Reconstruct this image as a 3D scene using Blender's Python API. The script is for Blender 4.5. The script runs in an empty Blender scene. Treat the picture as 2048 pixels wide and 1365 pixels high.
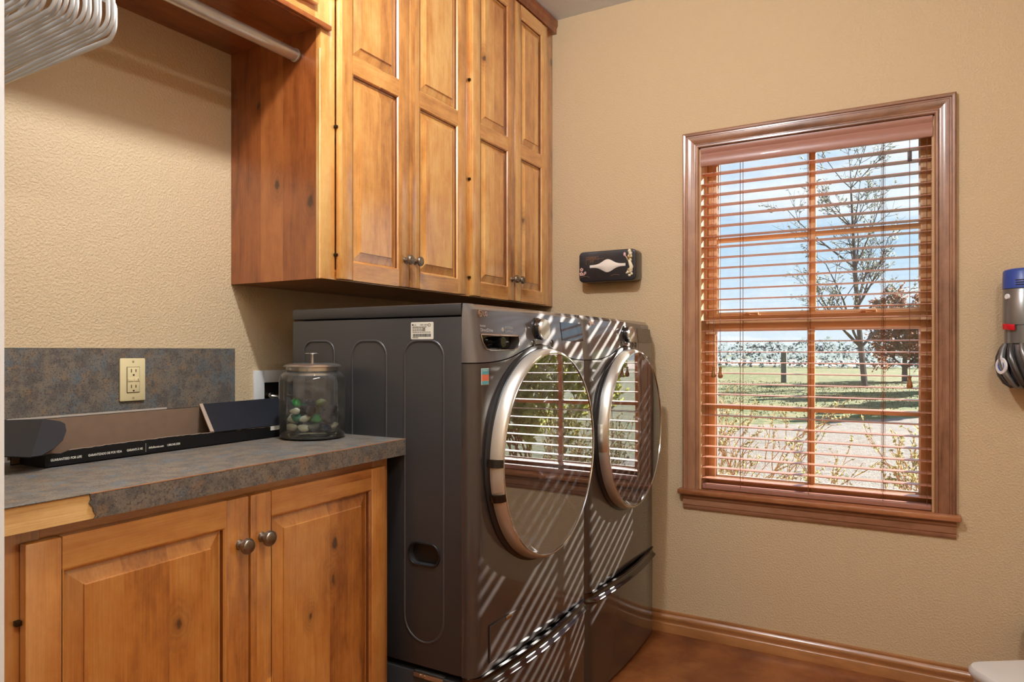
import bpy, bmesh, math, random
from mathutils import Vector, Matrix, Euler, noise as mnoise

# ------------------------------------------------------------------ camera, sky, sun, lamps, exposure
S = bpy.context.scene
COL = S.collection
PI = math.pi

def srgb(r, g, b):
    f = lambda c: (c / 255 / 12.92) if c / 255 <= .04045 else ((c / 255 + .055) / 1.055) ** 2.4
    return (f(r), f(g), f(b), 1.0)

CAM = Vector((-2.906, -1.832, 1.2))
cam_d = bpy.data.cameras.new('camera')
cam_d.sensor_width = 36.0
cam_d.lens = 1387.0 / 2048 * 36.0
cam_d.shift_y = 19.5 / 2048
cam_d.clip_start = .02; cam_d.clip_end = 2000
cam = bpy.data.objects.new('camera', cam_d)
cam.location = CAM
cam.rotation_euler = (PI / 2, 0, math.radians(29.85) - PI / 2)
COL.objects.link(cam)
S.camera = cam

S.view_settings.view_transform = 'Standard'
S.view_settings.look = 'None'
S.view_settings.gamma = 1.0
S.view_settings.use_curve_mapping = False
S.view_settings.exposure = 0.0
cy = S.cycles
cy.max_bounces = 8; cy.diffuse_bounces = 4; cy.glossy_bounces = 4; cy.adaptive_threshold = .02
cy.transparent_max_bounces = 24; cy.transmission_bounces = 6
cy.caustics_reflective = False; cy.caustics_refractive = False
cy.sample_clamp_indirect = 4.0; cy.blur_glossy = .3

def build_world():
    w = bpy.data.worlds.new('sky'); S.world = w; w.use_nodes = True
    nt = w.node_tree; nt.nodes.clear(); N = nt.nodes.new; L = nt.links.new
    out = N('ShaderNodeOutputWorld'); bg = N('ShaderNodeBackground'); bg.inputs[1].default_value = 1.3
    tc = N('ShaderNodeTexCoord'); sep = N('ShaderNodeSeparateXYZ'); L(tc.outputs['Generated'], sep.inputs[0])
    grad = N('ShaderNodeValToRGB'); L(sep.outputs[2], grad.inputs[0])
    e = grad.color_ramp.elements
    e[0].position = 0.0; e[0].color = srgb(214, 228, 238)
    e[1].position = .75; e[1].color = srgb(80, 138, 200)
    x = e.new(.12); x.color = srgb(186, 215, 236)
    x = e.new(.30); x.color = srgb(136, 190, 228)
    z = N('ShaderNodeMath'); z.operation = 'ADD'; L(sep.outputs[2], z.inputs[0]); z.inputs[1].default_value = .12
    zm = N('ShaderNodeMath'); zm.operation = 'MAXIMUM'; L(z.outputs[0], zm.inputs[0]); zm.inputs[1].default_value = .03
    dx = N('ShaderNodeMath'); dx.operation = 'DIVIDE'; L(sep.outputs[0], dx.inputs[0]); L(zm.outputs[0], dx.inputs[1])
    dy = N('ShaderNodeMath'); dy.operation = 'DIVIDE'; L(sep.outputs[1], dy.inputs[0]); L(zm.outputs[0], dy.inputs[1])
    cb = N('ShaderNodeCombineXYZ'); L(dx.outputs[0], cb.inputs[0]); L(dy.outputs[0], cb.inputs[1])
    no = N('ShaderNodeTexNoise'); no.inputs['Scale'].default_value = .55; no.inputs['Detail'].default_value = 7
    no.inputs['Roughness'].default_value = .55; L(cb.outputs[0], no.inputs['Vector'])
    rp = N('ShaderNodeValToRGB'); L(no.outputs[0], rp.inputs[0])
    rp.color_ramp.elements[0].position = .48; rp.color_ramp.elements[0].color = (0, 0, 0, 1)
    rp.color_ramp.elements[1].position = .66; rp.color_ramp.elements[1].color = (1, 1, 1, 1)
    mx = N('ShaderNodeMix'); mx.data_type = 'RGBA'; L(rp.outputs[0], mx.inputs[0])
    L(grad.outputs[0], mx.inputs[6]); mx.inputs[7].default_value = srgb(250, 250, 250)
    L(mx.outputs[2], bg.inputs[0]); L(bg.outputs[0], out.inputs[0])
build_world()

SUN_DIR = Vector((-1.0, .57, -.56)).normalized()
sd = bpy.data.lights.new('sun', 'SUN'); sd.energy = 23.0; sd.angle = math.radians(.53); sd.color = (1.0, .95, .87)
so = bpy.data.objects.new('sun', sd); so.rotation_euler = SUN_DIR.to_track_quat('-Z', 'Y').to_euler(); so.location = (12, -7, 8)
COL.objects.link(so)
LAMP_POWER = 40.0
LAMP_COL = (.965, .985, 1.0)

# ------------------------------------------------------------------ helpers
WLOC = {}
class MB:
    def __init__(s): s.v = []; s.f = []
    def add(s, vs, fs):
        b = len(s.v); s.v += [tuple(p) for p in vs]; s.f += [tuple(i + b for i in f) for f in fs]; return s
    def box(s, x0, x1, y0, y1, z0, z1):
        return s.add([(x0,y0,z0),(x1,y0,z0),(x1,y1,z0),(x0,y1,z0),(x0,y0,z1),(x1,y0,z1),(x1,y1,z1),(x0,y1,z1)],
                     [(0,3,2,1),(4,5,6,7),(0,1,5,4),(1,2,6,5),(2,3,7,6),(3,0,4,7)])
    def prism(s, poly, axis, a0, a1):
        n = len(poly)
        def P(p, a):
            return (a, p[0], p[1]) if axis == 'X' else (p[0], a, p[1]) if axis == 'Y' else (p[0], p[1], a)
        return s.add([P(p, a0) for p in poly] + [P(p, a1) for p in poly],
                     [tuple(range(n)), tuple(range(2*n-1, n-1, -1))] + [(i, (i+1) % n, n+(i+1) % n, n+i) for i in range(n)])
    def tube(s, pts, r, n=8, cap=True, flat=None):
        pts = [Vector(p) for p in pts]; rs = r if isinstance(r, (list, tuple)) else [r]*len(pts)
        rings = []; up = None
        for i, p in enumerate(pts):
            t = (pts[min(i+1, len(pts)-1)] - pts[max(i-1, 0)])
            if t.length < 1e-9: t = Vector((0,0,1))
            t.normalize()
            if up is None:
                up = Vector((0,0,1)) if abs(t.z) < .9 else Vector((1,0,0))
            a = t.cross(up)
            if a.length < 1e-6: a = t.cross(Vector((0,1,0)))
            a.normalize(); up = a.cross(t).normalized()
            ring = []
            for k in range(n):
                q = 2*PI*k/n
                o = a*math.cos(q)*rs[i] + up*math.sin(q)*rs[i]
                if flat: o = Vector((o.x*flat[0], o.y*flat[1], o.z*flat[2]))
                ring.append(p + o)
            rings.append(ring)
        vs = [q for rg in rings for q in rg]; fs = []
        for i in range(len(rings)-1):
            for k in range(n): fs.append((i*n+k, i*n+(k+1) % n, (i+1)*n+(k+1) % n, (i+1)*n+k))
        if cap: fs += [tuple(range(n-1, -1, -1)), tuple(range((len(rings)-1)*n, len(rings)*n))]
        return s.add(vs, fs)
    def lathe(s, prof, c, axis='Z', n=32, sx=1.0, sy=1.0, close=False):
        vs = []; fs = []; m = len(prof)
        for k in range(n):
            q = 2*PI*k/n; cc, ss = math.cos(q), math.sin(q)
            for r, h in prof:
                a, b = r*cc*sx, r*ss*sy
                vs.append((c[0]+a, c[1]+b, c[2]+h) if axis == 'Z' else (c[0]+a, c[1]+h, c[2]+b) if axis == 'Y' else (c[0]+h, c[1]+a, c[2]+b))
        for k in range(n):
            for j in range(m-1):
                fs.append((k*m+j, ((k+1) % n)*m+j, ((k+1) % n)*m+j+1, k*m+j+1))
            if close: fs.append((k*m+m-1, ((k+1) % n)*m+m-1, ((k+1) % n)*m, k*m))
        return s.add(vs, fs)
    def rect_loops(s, x0, x1, z0, z1, prof, y, sgn=-1, fill=True):
        # nested mitred rectangles in an XZ plane; prof = (inset, rise towards the room)
        vs = []; fs = []
        for ins, d in prof:
            yy = y + sgn*d
            vs += [(x0+ins, yy, z0+ins), (x1-ins, yy, z0+ins), (x1-ins, yy, z1-ins), (x0+ins, yy, z1-ins)]
        for i in range(len(prof)-1):
            for k in range(4): fs.append((i*4+k, i*4+(k+1) % 4, i*4+4+(k+1) % 4, i*4+4+k))
        if fill: b = (len(prof)-1)*4; fs.append((b, b+1, b+2, b+3))
        return s.add(vs, fs)
    def slab(s, quad, th):
        q = [Vector(p) for p in quad]; nrm = (q[1]-q[0]).cross(q[2]-q[0]).normalized()*th; n = len(q)
        return s.add(q + [p+nrm for p in q], [tuple(range(n-1, -1, -1)), tuple(range(n, 2*n))] + [(i, (i+1) % n, n+(i+1) % n, n+i) for i in range(n)])
    def build(s, name, mat, parent=None, loc=None, bevel=0, bseg=2, smooth=None):
        off = Vector(WLOC[parent]) if parent is not None else Vector(loc or (0,0,0))
        me = bpy.data.meshes.new(name)
        me.from_pydata([tuple(Vector(p)-off) for p in s.v], [], s.f)
        bm = bmesh.new(); bm.from_mesh(me); bmesh.ops.recalc_face_normals(bm, faces=bm.faces[:])
        if bevel:
            es = [e for e in bm.edges if len(e.link_faces) == 2 and e.calc_face_angle(0) > .5]
            bmesh.ops.bevel(bm, geom=es, offset=bevel, segments=bseg, profile=.5, affect='EDGES', clamp_overlap=True)
        bm.to_mesh(me); bm.free()
        if smooth or bevel:
            me.polygons.foreach_set('use_smooth', [True]*len(me.polygons))
            me.set_sharp_from_angle(angle=math.radians(smooth or 40))
        me.materials.append(M[mat] if isinstance(mat, str) else mat)
        o = bpy.data.objects.new(name, me); COL.objects.link(o)
        if parent is not None: o.parent = parent; WLOC[o] = WLOC[parent]
        else: o.location = off; WLOC[o] = tuple(off)
        return o

def thing(name, label, cat, loc=(0,0,0), group=None, kind=None):
    o = bpy.data.objects.new(name, None); COL.objects.link(o); o.location = loc; WLOC[o] = tuple(loc)
    o.empty_display_size = .05
    return tag(o, label, cat, group, kind)
def tag(o, label=None, cat=None, group=None, kind=None):
    if label: o['label'] = label
    if cat: o['category'] = cat
    if group: o['group'] = group
    if kind: o['kind'] = kind
    return o
def struct(o, label=None):
    o['kind'] = 'structure'
    if label: o['label'] = label
    return o
def cut(o, cutter):
    md = o.modifiers.new('b', 'BOOLEAN'); md.object = cutter; md.operation = 'DIFFERENCE'; md.solver = 'EXACT'
    bpy.context.view_layer.update()
    dg = bpy.context.evaluated_depsgraph_get()
    me = bpy.data.meshes.new_from_object(o.evaluated_get(dg))
    o.modifiers.clear(); old = o.data; o.data = me; me.name = old.name
    bpy.data.objects.remove(cutter)
def text_mb(txt, size, place, extrude=.0003, align='LEFT', bold=0.0):
    # place(x, y, d): maps text plane coordinates and depth to world
    cu = bpy.data.curves.new('t', 'FONT'); cu.body = txt; cu.size = size; cu.align_x = align; cu.extrude = extrude
    cu.resolution_u = 3; cu.offset = bold
    ob = bpy.data.objects.new('t', cu); COL.objects.link(ob); bpy.context.view_layer.update()
    dg = bpy.context.evaluated_depsgraph_get(); me = bpy.data.meshes.new_from_object(ob.evaluated_get(dg))
    m = MB(); m.add([place(v.co.x, v.co.y, v.co.z) for v in me.vertices], [tuple(p.vertices) for p in me.polygons])
    bpy.data.objects.remove(ob); bpy.data.curves.remove(cu); bpy.data.meshes.remove(me)
    return m
def stadium(cx, cy_, w, h, r, n=8):
    pts = []
    for (sx, sy, a0) in ((1, 1, 0), (-1, 1, 90), (-1, -1, 180), (1, -1, 270)):
        for k in range(n+1):
            a = math.radians(a0 + 90*k/n)
            pts.append((cx + sx*(w/2-r) + r*math.cos(a), cy_ + sy*(h/2-r) + r*math.sin(a)))
    return pts

# ------------------------------------------------------------------ materials
M = {}
def nodes(name):
    m = bpy.data.materials.new(name); m.use_nodes = True; nt = m.node_tree; nt.nodes.clear()
    out = nt.nodes.new('ShaderNodeOutputMaterial'); p = nt.nodes.new('ShaderNodeBsdfPrincipled')
    nt.links.new(p.outputs[0], out.inputs[0]); M[name] = m
    return m, nt, nt.nodes.new, nt.links.new, p, out
def math_n(nt, op, a, b=None, c=None):
    n = nt.nodes.new('ShaderNodeMath'); n.operation = op
    for i, x in enumerate((a, b, c)):
        if x is None: continue
        if isinstance(x, (int, float)): n.inputs[i].default_value = x
        else: nt.links.new(x, n.inputs[i])
    return n.outputs[0]
def mixc(nt, fac, a, b, mode='MIX'):
    n = nt.nodes.new('ShaderNodeMix'); n.data_type = 'RGBA'; n.blend_type = mode
    for i, x in ((0, fac), (6, a), (7, b)):
        if isinstance(x, (int, float)): n.inputs[i].default_value = x
        elif isinstance(x, tuple): n.inputs[i].default_value = x
        else: nt.links.new(x, n.inputs[i])
    return n.outputs[2]
def pm(name, col, rough=.5, metal=0.0, spec=.5, coat=0.0, bump=0.0, bscale=60.0, var=0.0, vscale=8.0, emit=None, stretch=None, sheen=0):
    m, nt, N, L, p, out = nodes(name)
    p.inputs['Base Color'].default_value = col; p.inputs['Roughness'].default_value = rough
    p.inputs['Metallic'].default_value = metal; p.inputs['Specular IOR Level'].default_value = spec
    p.inputs['Coat Weight'].default_value = coat
    if emit: p.inputs['Emission Color'].default_value = col; p.inputs['Emission Strength'].default_value = emit
    if bump or var:
        g = N('ShaderNodeNewGeometry'); mp = N('ShaderNodeMapping'); L(g.outputs['Position'], mp.inputs[0])
        if stretch: mp.inputs['Scale'].default_value = stretch
        if var:
            n2 = N('ShaderNodeTexNoise'); n2.inputs['Scale'].default_value = vscale; n2.inputs['Detail'].default_value = 5; L(mp.outputs[0], n2.inputs[0])
            r = N('ShaderNodeMapRange'); L(n2.outputs[0], r.inputs[0]); r.inputs[1].default_value = .3; r.inputs[2].default_value = .7
            r.inputs[3].default_value = 1-var; r.inputs[4].default_value = 1+var
            L(mixc(nt, 1.0, col, r.outputs[0], 'MULTIPLY'), p.inputs['Base Color'])
        if bump:
            n1 = N('ShaderNodeTexNoise'); n1.inputs['Scale'].default_value = bscale; n1.inputs['Detail'].default_value = 3; L(mp.outputs[0], n1.inputs[0])
            b = N('ShaderNodeBump'); b.inputs['Strength'].default_value = 1.0; b.inputs['Distance'].default_value = bump
            L(n1.outputs[0], b.inputs['Height']); L(b.outputs[0], p.inputs['Normal'])
    return m

def wood(name, dark, mid, light, axis='Z', plane='X', rough=.33, knots=(), rand_knots=True, stave=.085, coat=1.0, seed=0.0, contrast=.95):
    """alder: stretched fibre, cathedral contour lines, glued staves, knots; all in world metres. plane = coordinate across the grain"""
    m, nt, N, L, p, out = nodes(name)
    g = N('ShaderNodeNewGeometry'); sp = N('ShaderNodeSeparateXYZ'); L(g.outputs['Position'], sp.inputs[0])
    O = {'X': sp.outputs[0], 'Y': sp.outputs[1], 'Z': sp.outputs[2]}
    along, across = O[axis], O[plane]; third = O[[a for a in 'XYZ' if a not in (axis, plane)][0]]
    st = math_n(nt, 'FLOOR', math_n(nt, 'DIVIDE', math_n(nt, 'ADD', across, 7.31 + seed), stave))
    wn = N('ShaderNodeTexWhiteNoise'); wn.noise_dimensions = '1D'; L(math_n(nt, 'ADD', st, seed*17), wn.inputs['W'])
    def cvec(sa, sc, so=0.0):
        c = N('ShaderNodeCombineXYZ')
        L(math_n(nt, 'MULTIPLY', across, sc), c.inputs[0])
        L(math_n(nt, 'ADD', math_n(nt, 'MULTIPLY', third, sc), math_n(nt, 'MULTIPLY', wn.outputs[0], 31.0)), c.inputs[1])
        L(math_n(nt, 'ADD', math_n(nt, 'MULTIPLY', along, sa), so), c.inputs[2]); return c.outputs[0]
    def noise(v, det, sc=1.0, rg=.5):
        n = N('ShaderNodeTexNoise'); n.inputs['Scale'].default_value = sc; n.inputs['Detail'].default_value = det
        n.inputs['Roughness'].default_value = rg; L(v, n.inputs[0]); return n.outputs[0]
    broad = noise(cvec(1.6, 9.0, seed), 3)
    fibre = noise(cvec(9.0, 330.0), 3)
    blotch = noise(cvec(3.2, 11.0, 3.3), 4, rg=.6)
    # knots
    kd = None
    kl = list(knots)
    for (ka, kc, r) in kl:
        a = math_n(nt, 'DIVIDE', math_n(nt, 'SUBTRACT', along, ka), r*1.7)
        b = math_n(nt, 'DIVIDE', math_n(nt, 'SUBTRACT', across, kc), r)
        d = math_n(nt, 'SQRT', math_n(nt, 'ADD', math_n(nt, 'MULTIPLY', a, a), math_n(nt, 'MULTIPLY', b, b)))
        kd = d if kd is None else math_n(nt, 'MINIMUM', kd, d)
    if rand_knots:
        vo = N('ShaderNodeTexVoronoi'); vo.inputs['Scale'].default_value = 1.0; vo.voronoi_dimensions = '2D'
        c2 = N('ShaderNodeCombineXYZ'); L(math_n(nt, 'MULTIPLY', across, 6.5), c2.inputs[0]); L(math_n(nt, 'ADD', math_n(nt, 'MULTIPLY', along, 3.4), seed*3+11), c2.inputs[1]); L(c2.outputs[0], vo.inputs[0])
        sc = N('ShaderNodeSeparateColor'); L(vo.outputs['Color'], sc.inputs[0])
        gate = math_n(nt, 'GREATER_THAN', sc.outputs[0], .86)
        d = math_n(nt, 'ADD', math_n(nt, 'MULTIPLY', vo.outputs['Distance'], 13.0), math_n(nt, 'MULTIPLY', math_n(nt, 'SUBTRACT', 1.0, gate), 50.0))
        kd = d if kd is None else math_n(nt, 'MINIMUM', kd, d)
    if kd is None: kd = math_n(nt, 'ADD', 60.0, 0.0)
    kd = math_n(nt, 'ADD', kd, math_n(nt, 'MULTIPLY', math_n(nt, 'SUBTRACT', noise(cvec(22.0, 40.0), 3), .5), 2.6))
    kd = math_n(nt, 'MAXIMUM', kd, 0.0)
    def ms(x, a, b, c, d):
        r = N('ShaderNodeMapRange'); L(x, r.inputs[0])
        for i, q in enumerate((a, b, c, d)): r.inputs[i+1].default_value = q
        r.interpolation_type = 'SMOOTHSTEP'; return r.outputs[0]
    core = ms(kd, .15, .9, 1.0, 0.0); halo = ms(kd, .5, 4.2, 1.0, 0.0)
    ring = math_n(nt, 'MULTIPLY', halo, math_n(nt, 'ADD', math_n(nt, 'MULTIPLY', math_n(nt, 'SINE', math_n(nt, 'MULTIPLY', kd, 9.0)), .5), .5))
    # grain
    warp = math_n(nt, 'ADD', math_n(nt, 'MULTIPLY', broad, 34.0), math_n(nt, 'MULTIPLY', halo, 3.0))
    cath = math_n(nt, 'POWER', math_n(nt, 'ADD', math_n(nt, 'MULTIPLY', math_n(nt, 'SINE', warp), .5), .5), 2.0)
    t = math_n(nt, 'MULTIPLY', math_n(nt, 'SUBTRACT', wn.outputs[0], .5), .42*contrast)
    mott = noise(cvec(16.0, 26.0, 7.7), 5, rg=.7)
    t = math_n(nt, 'ADD', t, math_n(nt, 'MULTIPLY', math_n(nt, 'SUBTRACT', mott, .5), .55*contrast))
    t = math_n(nt, 'ADD', t, math_n(nt, 'MULTIPLY', math_n(nt, 'SUBTRACT', blotch, .5), .85*contrast))
    t = math_n(nt, 'ADD', t, math_n(nt, 'MULTIPLY', math_n(nt, 'SUBTRACT', fibre, .5), .40*contrast))
    t = math_n(nt, 'SUBTRACT', t, math_n(nt, 'MULTIPLY', cath, .13*contrast))
    t = math_n(nt, 'ADD', t, .56)
    rp = N('ShaderNodeValToRGB'); L(t, rp.inputs[0]); e = rp.color_ramp.elements
    e[0].position = .12; e[0].color = dark; e[1].position = .92; e[1].color = light; x = e.new(.5); x.color = mid
    c = mixc(nt, math_n(nt, 'MULTIPLY', ring, .25), rp.outputs[0], tuple(q*.55 for q in dark[:3]) + (1,))
    c = mixc(nt, math_n(nt, 'MULTIPLY', halo, .35), c, dark)
    c = mixc(nt, math_n(nt, 'MULTIPLY', core, .85), c, tuple(q*.16 for q in dark[:3]) + (1,))
    L(c, p.inputs['Base Color'])
    p.inputs['Roughness'].default_value = rough; p.inputs['Coat Weight'].default_value = coat; p.inputs['Coat Roughness'].default_value = .2; p.inputs['Coat IOR'].default_value = 2.3
    b = N('ShaderNodeBump'); b.inputs['Strength'].default_value = .5; b.inputs['Distance'].default_value = .0006
    L(fibre, b.inputs['Height']); L(b.outputs[0], p.inputs['Normal'])
    return m

def wall_mat(name, col, bump=.0011, sc=150):
    m, nt, N, L, p, out = nodes(name)
    g = N('ShaderNodeNewGeometry')
    n1 = N('ShaderNodeTexNoise'); n1.inputs['Scale'].default_value = sc; n1.inputs['Detail'].default_value = 2; n1.inputs['Roughness'].default_value = .55
    L(g.outputs['Position'], n1.inputs[0])
    r = N('ShaderNodeMapRange'); L(n1.outputs[0], r.inputs[0]); r.inputs[1].default_value = .38; r.inputs[2].default_value = .66; r.interpolation_type = 'SMOOTHSTEP'
    b = N('ShaderNodeBump'); b.inputs['Strength'].default_value = .75; b.inputs['Distance'].default_value = bump
    L(r.outputs[0], b.inputs['Height']); L(b.outputs[0], p.inputs['Normal'])
    p.inputs['Base Color'].default_value = col; p.inputs['Roughness'].default_value = .62; p.inputs['Specular IOR Level'].default_value = .3
    return m

def laminate(name):
    m, nt, N, L, p, out = nodes(name)
    g = N('ShaderNodeNewGeometry')
    def nz(sc, det, off):
        mp = N('ShaderNodeMapping'); mp.inputs['Location'].default_value = (off, off*2, off*.7); L(g.outputs['Position'], mp.inputs[0])
        n = N('ShaderNodeTexNoise'); n.inputs['Scale'].default_value = sc; n.inputs['Detail'].default_value = det; n.inputs['Roughness'].default_value = .7; L(mp.outputs[0], n.inputs[0]); return n.outputs[0]
    def st(x, a, b):
        r = N('ShaderNodeMapRange'); L(x, r.inputs[0]); r.inputs[1].default_value = a; r.inputs[2].default_value = b; r.interpolation_type = 'SMOOTHSTEP'; return r.outputs[0]
    c = mixc(nt, st(nz(28, 6, 0), .42, .6), srgb(118, 108, 95), srgb(90, 85, 80))
    c = mixc(nt, math_n(nt, 'MULTIPLY', st(nz(20, 6, 5), .50, .66), .75), c, srgb(92, 106, 114))
    c = mixc(nt, math_n(nt, 'MULTIPLY', st(nz(34, 6, 9), .53, .68), .7), c, srgb(140, 108, 74))
    c = mixc(nt, math_n(nt, 'MULTIPLY', st(nz(240, 4, 2), .52, .62), .75), c, srgb(52, 47, 45))
    c = mixc(nt, math_n(nt, 'MULTIPLY', st(nz(300, 3, 13), .56, .68), .5), c, srgb(168, 150, 132))
    L(c, p.inputs['Base Color'])
    r = N('ShaderNodeMapRange'); L(nz(6, 4, 20), r.inputs[0]); r.inputs[1].default_value = .35; r.inputs[2].default_value = .7; r.inputs[3].default_value = .42; r.inputs[4].default_value = .6
    L(r.outputs[0], p.inputs['Roughness'])
    b = N('ShaderNodeBump'); b.inputs['Distance'].default_value = .0004; L(nz(260, 3, 1), b.inputs['Height']); L(b.outputs[0], p.inputs['Normal'])

def glassy(name, tint, gloss, rough=0.0, dust=0.0, fres=None, dustcol=(.8,.8,.8,1)):
    """thin pane: transparent body, mirror surface, a little dust"""
    m = bpy.data.materials.new(name); m.use_nodes = True; nt = m.node_tree; nt.nodes.clear(); N = nt.nodes.new; L = nt.links.new
    out = N('ShaderNodeOutputMaterial'); tr = N('ShaderNodeBsdfTransparent'); tr.inputs[0].default_value = tint
    gl = N('ShaderNodeBsdfGlossy'); gl.inputs['Roughness'].default_value = rough; gl.inputs[0].default_value = (1,1,1,1)
    mx = N('ShaderNodeMixShader'); L(tr.outputs[0], mx.inputs[1]); L(gl.outputs[0], mx.inputs[2])
    if fres:
        lw = N('ShaderNodeFresnel'); lw.inputs[0].default_value = fres
        r = math_n(nt, 'ADD', lw.outputs[0], gloss); L(r, mx.inputs[0])
    else: mx.inputs[0].default_value = gloss
    res = mx.outputs[0]
    if dust:
        df = N('ShaderNodeBsdfDiffuse'); df.inputs[0].default_value = dustcol
        m2 = N('ShaderNodeMixShader'); m2.inputs[0].default_value = dust; L(res, m2.inputs[1]); L(df.outputs[0], m2.inputs[2]); res = m2.outputs[0]
        g = N('ShaderNodeNewGeometry'); n = N('ShaderNodeTexNoise'); n.inputs['Scale'].default_value = 45; n.inputs['Detail'].default_value = 6; L(g.outputs['Position'], n.inputs[0])
        rr = N('ShaderNodeMapRange'); L(n.outputs[0], rr.inputs[0]); rr.inputs[1].default_value = .4; rr.inputs[2].default_value = .7; rr.inputs[3].default_value = dust*.4; rr.inputs[4].default_value = dust*1.6
        L(rr.outputs[0], m2.inputs[0])
    L(res, out.inputs[0]); M[name] = m; return m

def ground_mat(name, cols, scales, rough=.9, bump=.03, bscale=12):
    m, nt, N, L, p, out = nodes(name)
    g = N('ShaderNodeNewGeometry'); c = cols[0]
    for i, (col, sc) in enumerate(zip(cols[1:], scales)):
        n = N('ShaderNodeTexNoise'); n.inputs['Scale'].default_value = sc; n.inputs['Detail'].default_value = 7; n.inputs['Roughness'].default_value = .65
        mp = N('ShaderNodeMapping'); mp.inputs['Location'].default_value = (i*3.7, i*5.1, 0); L(g.outputs['Position'], mp.inputs[0]); L(mp.outputs[0], n.inputs[0])
        r = N('ShaderNodeMapRange'); L(n.outputs[0], r.inputs[0]); r.inputs[1].default_value = .42; r.inputs[2].default_value = .62
        c = mixc(nt, r.outputs[0], c, col)
    L(c, p.inputs['Base Color']); p.inputs['Roughness'].default_value = rough; p.inputs['Specular IOR Level'].default_value = .2
    n = N('ShaderNodeTexNoise'); n.inputs['Scale'].default_value = bscale; n.inputs['Detail'].default_value = 8; L(g.outputs['Position'], n.inputs[0])
    b = N('ShaderNodeBump'); b.inputs['Distance'].default_value = bump; L(n.outputs[0], b.inputs['Height']); L(b.outputs[0], p.inputs['Normal'])

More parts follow.
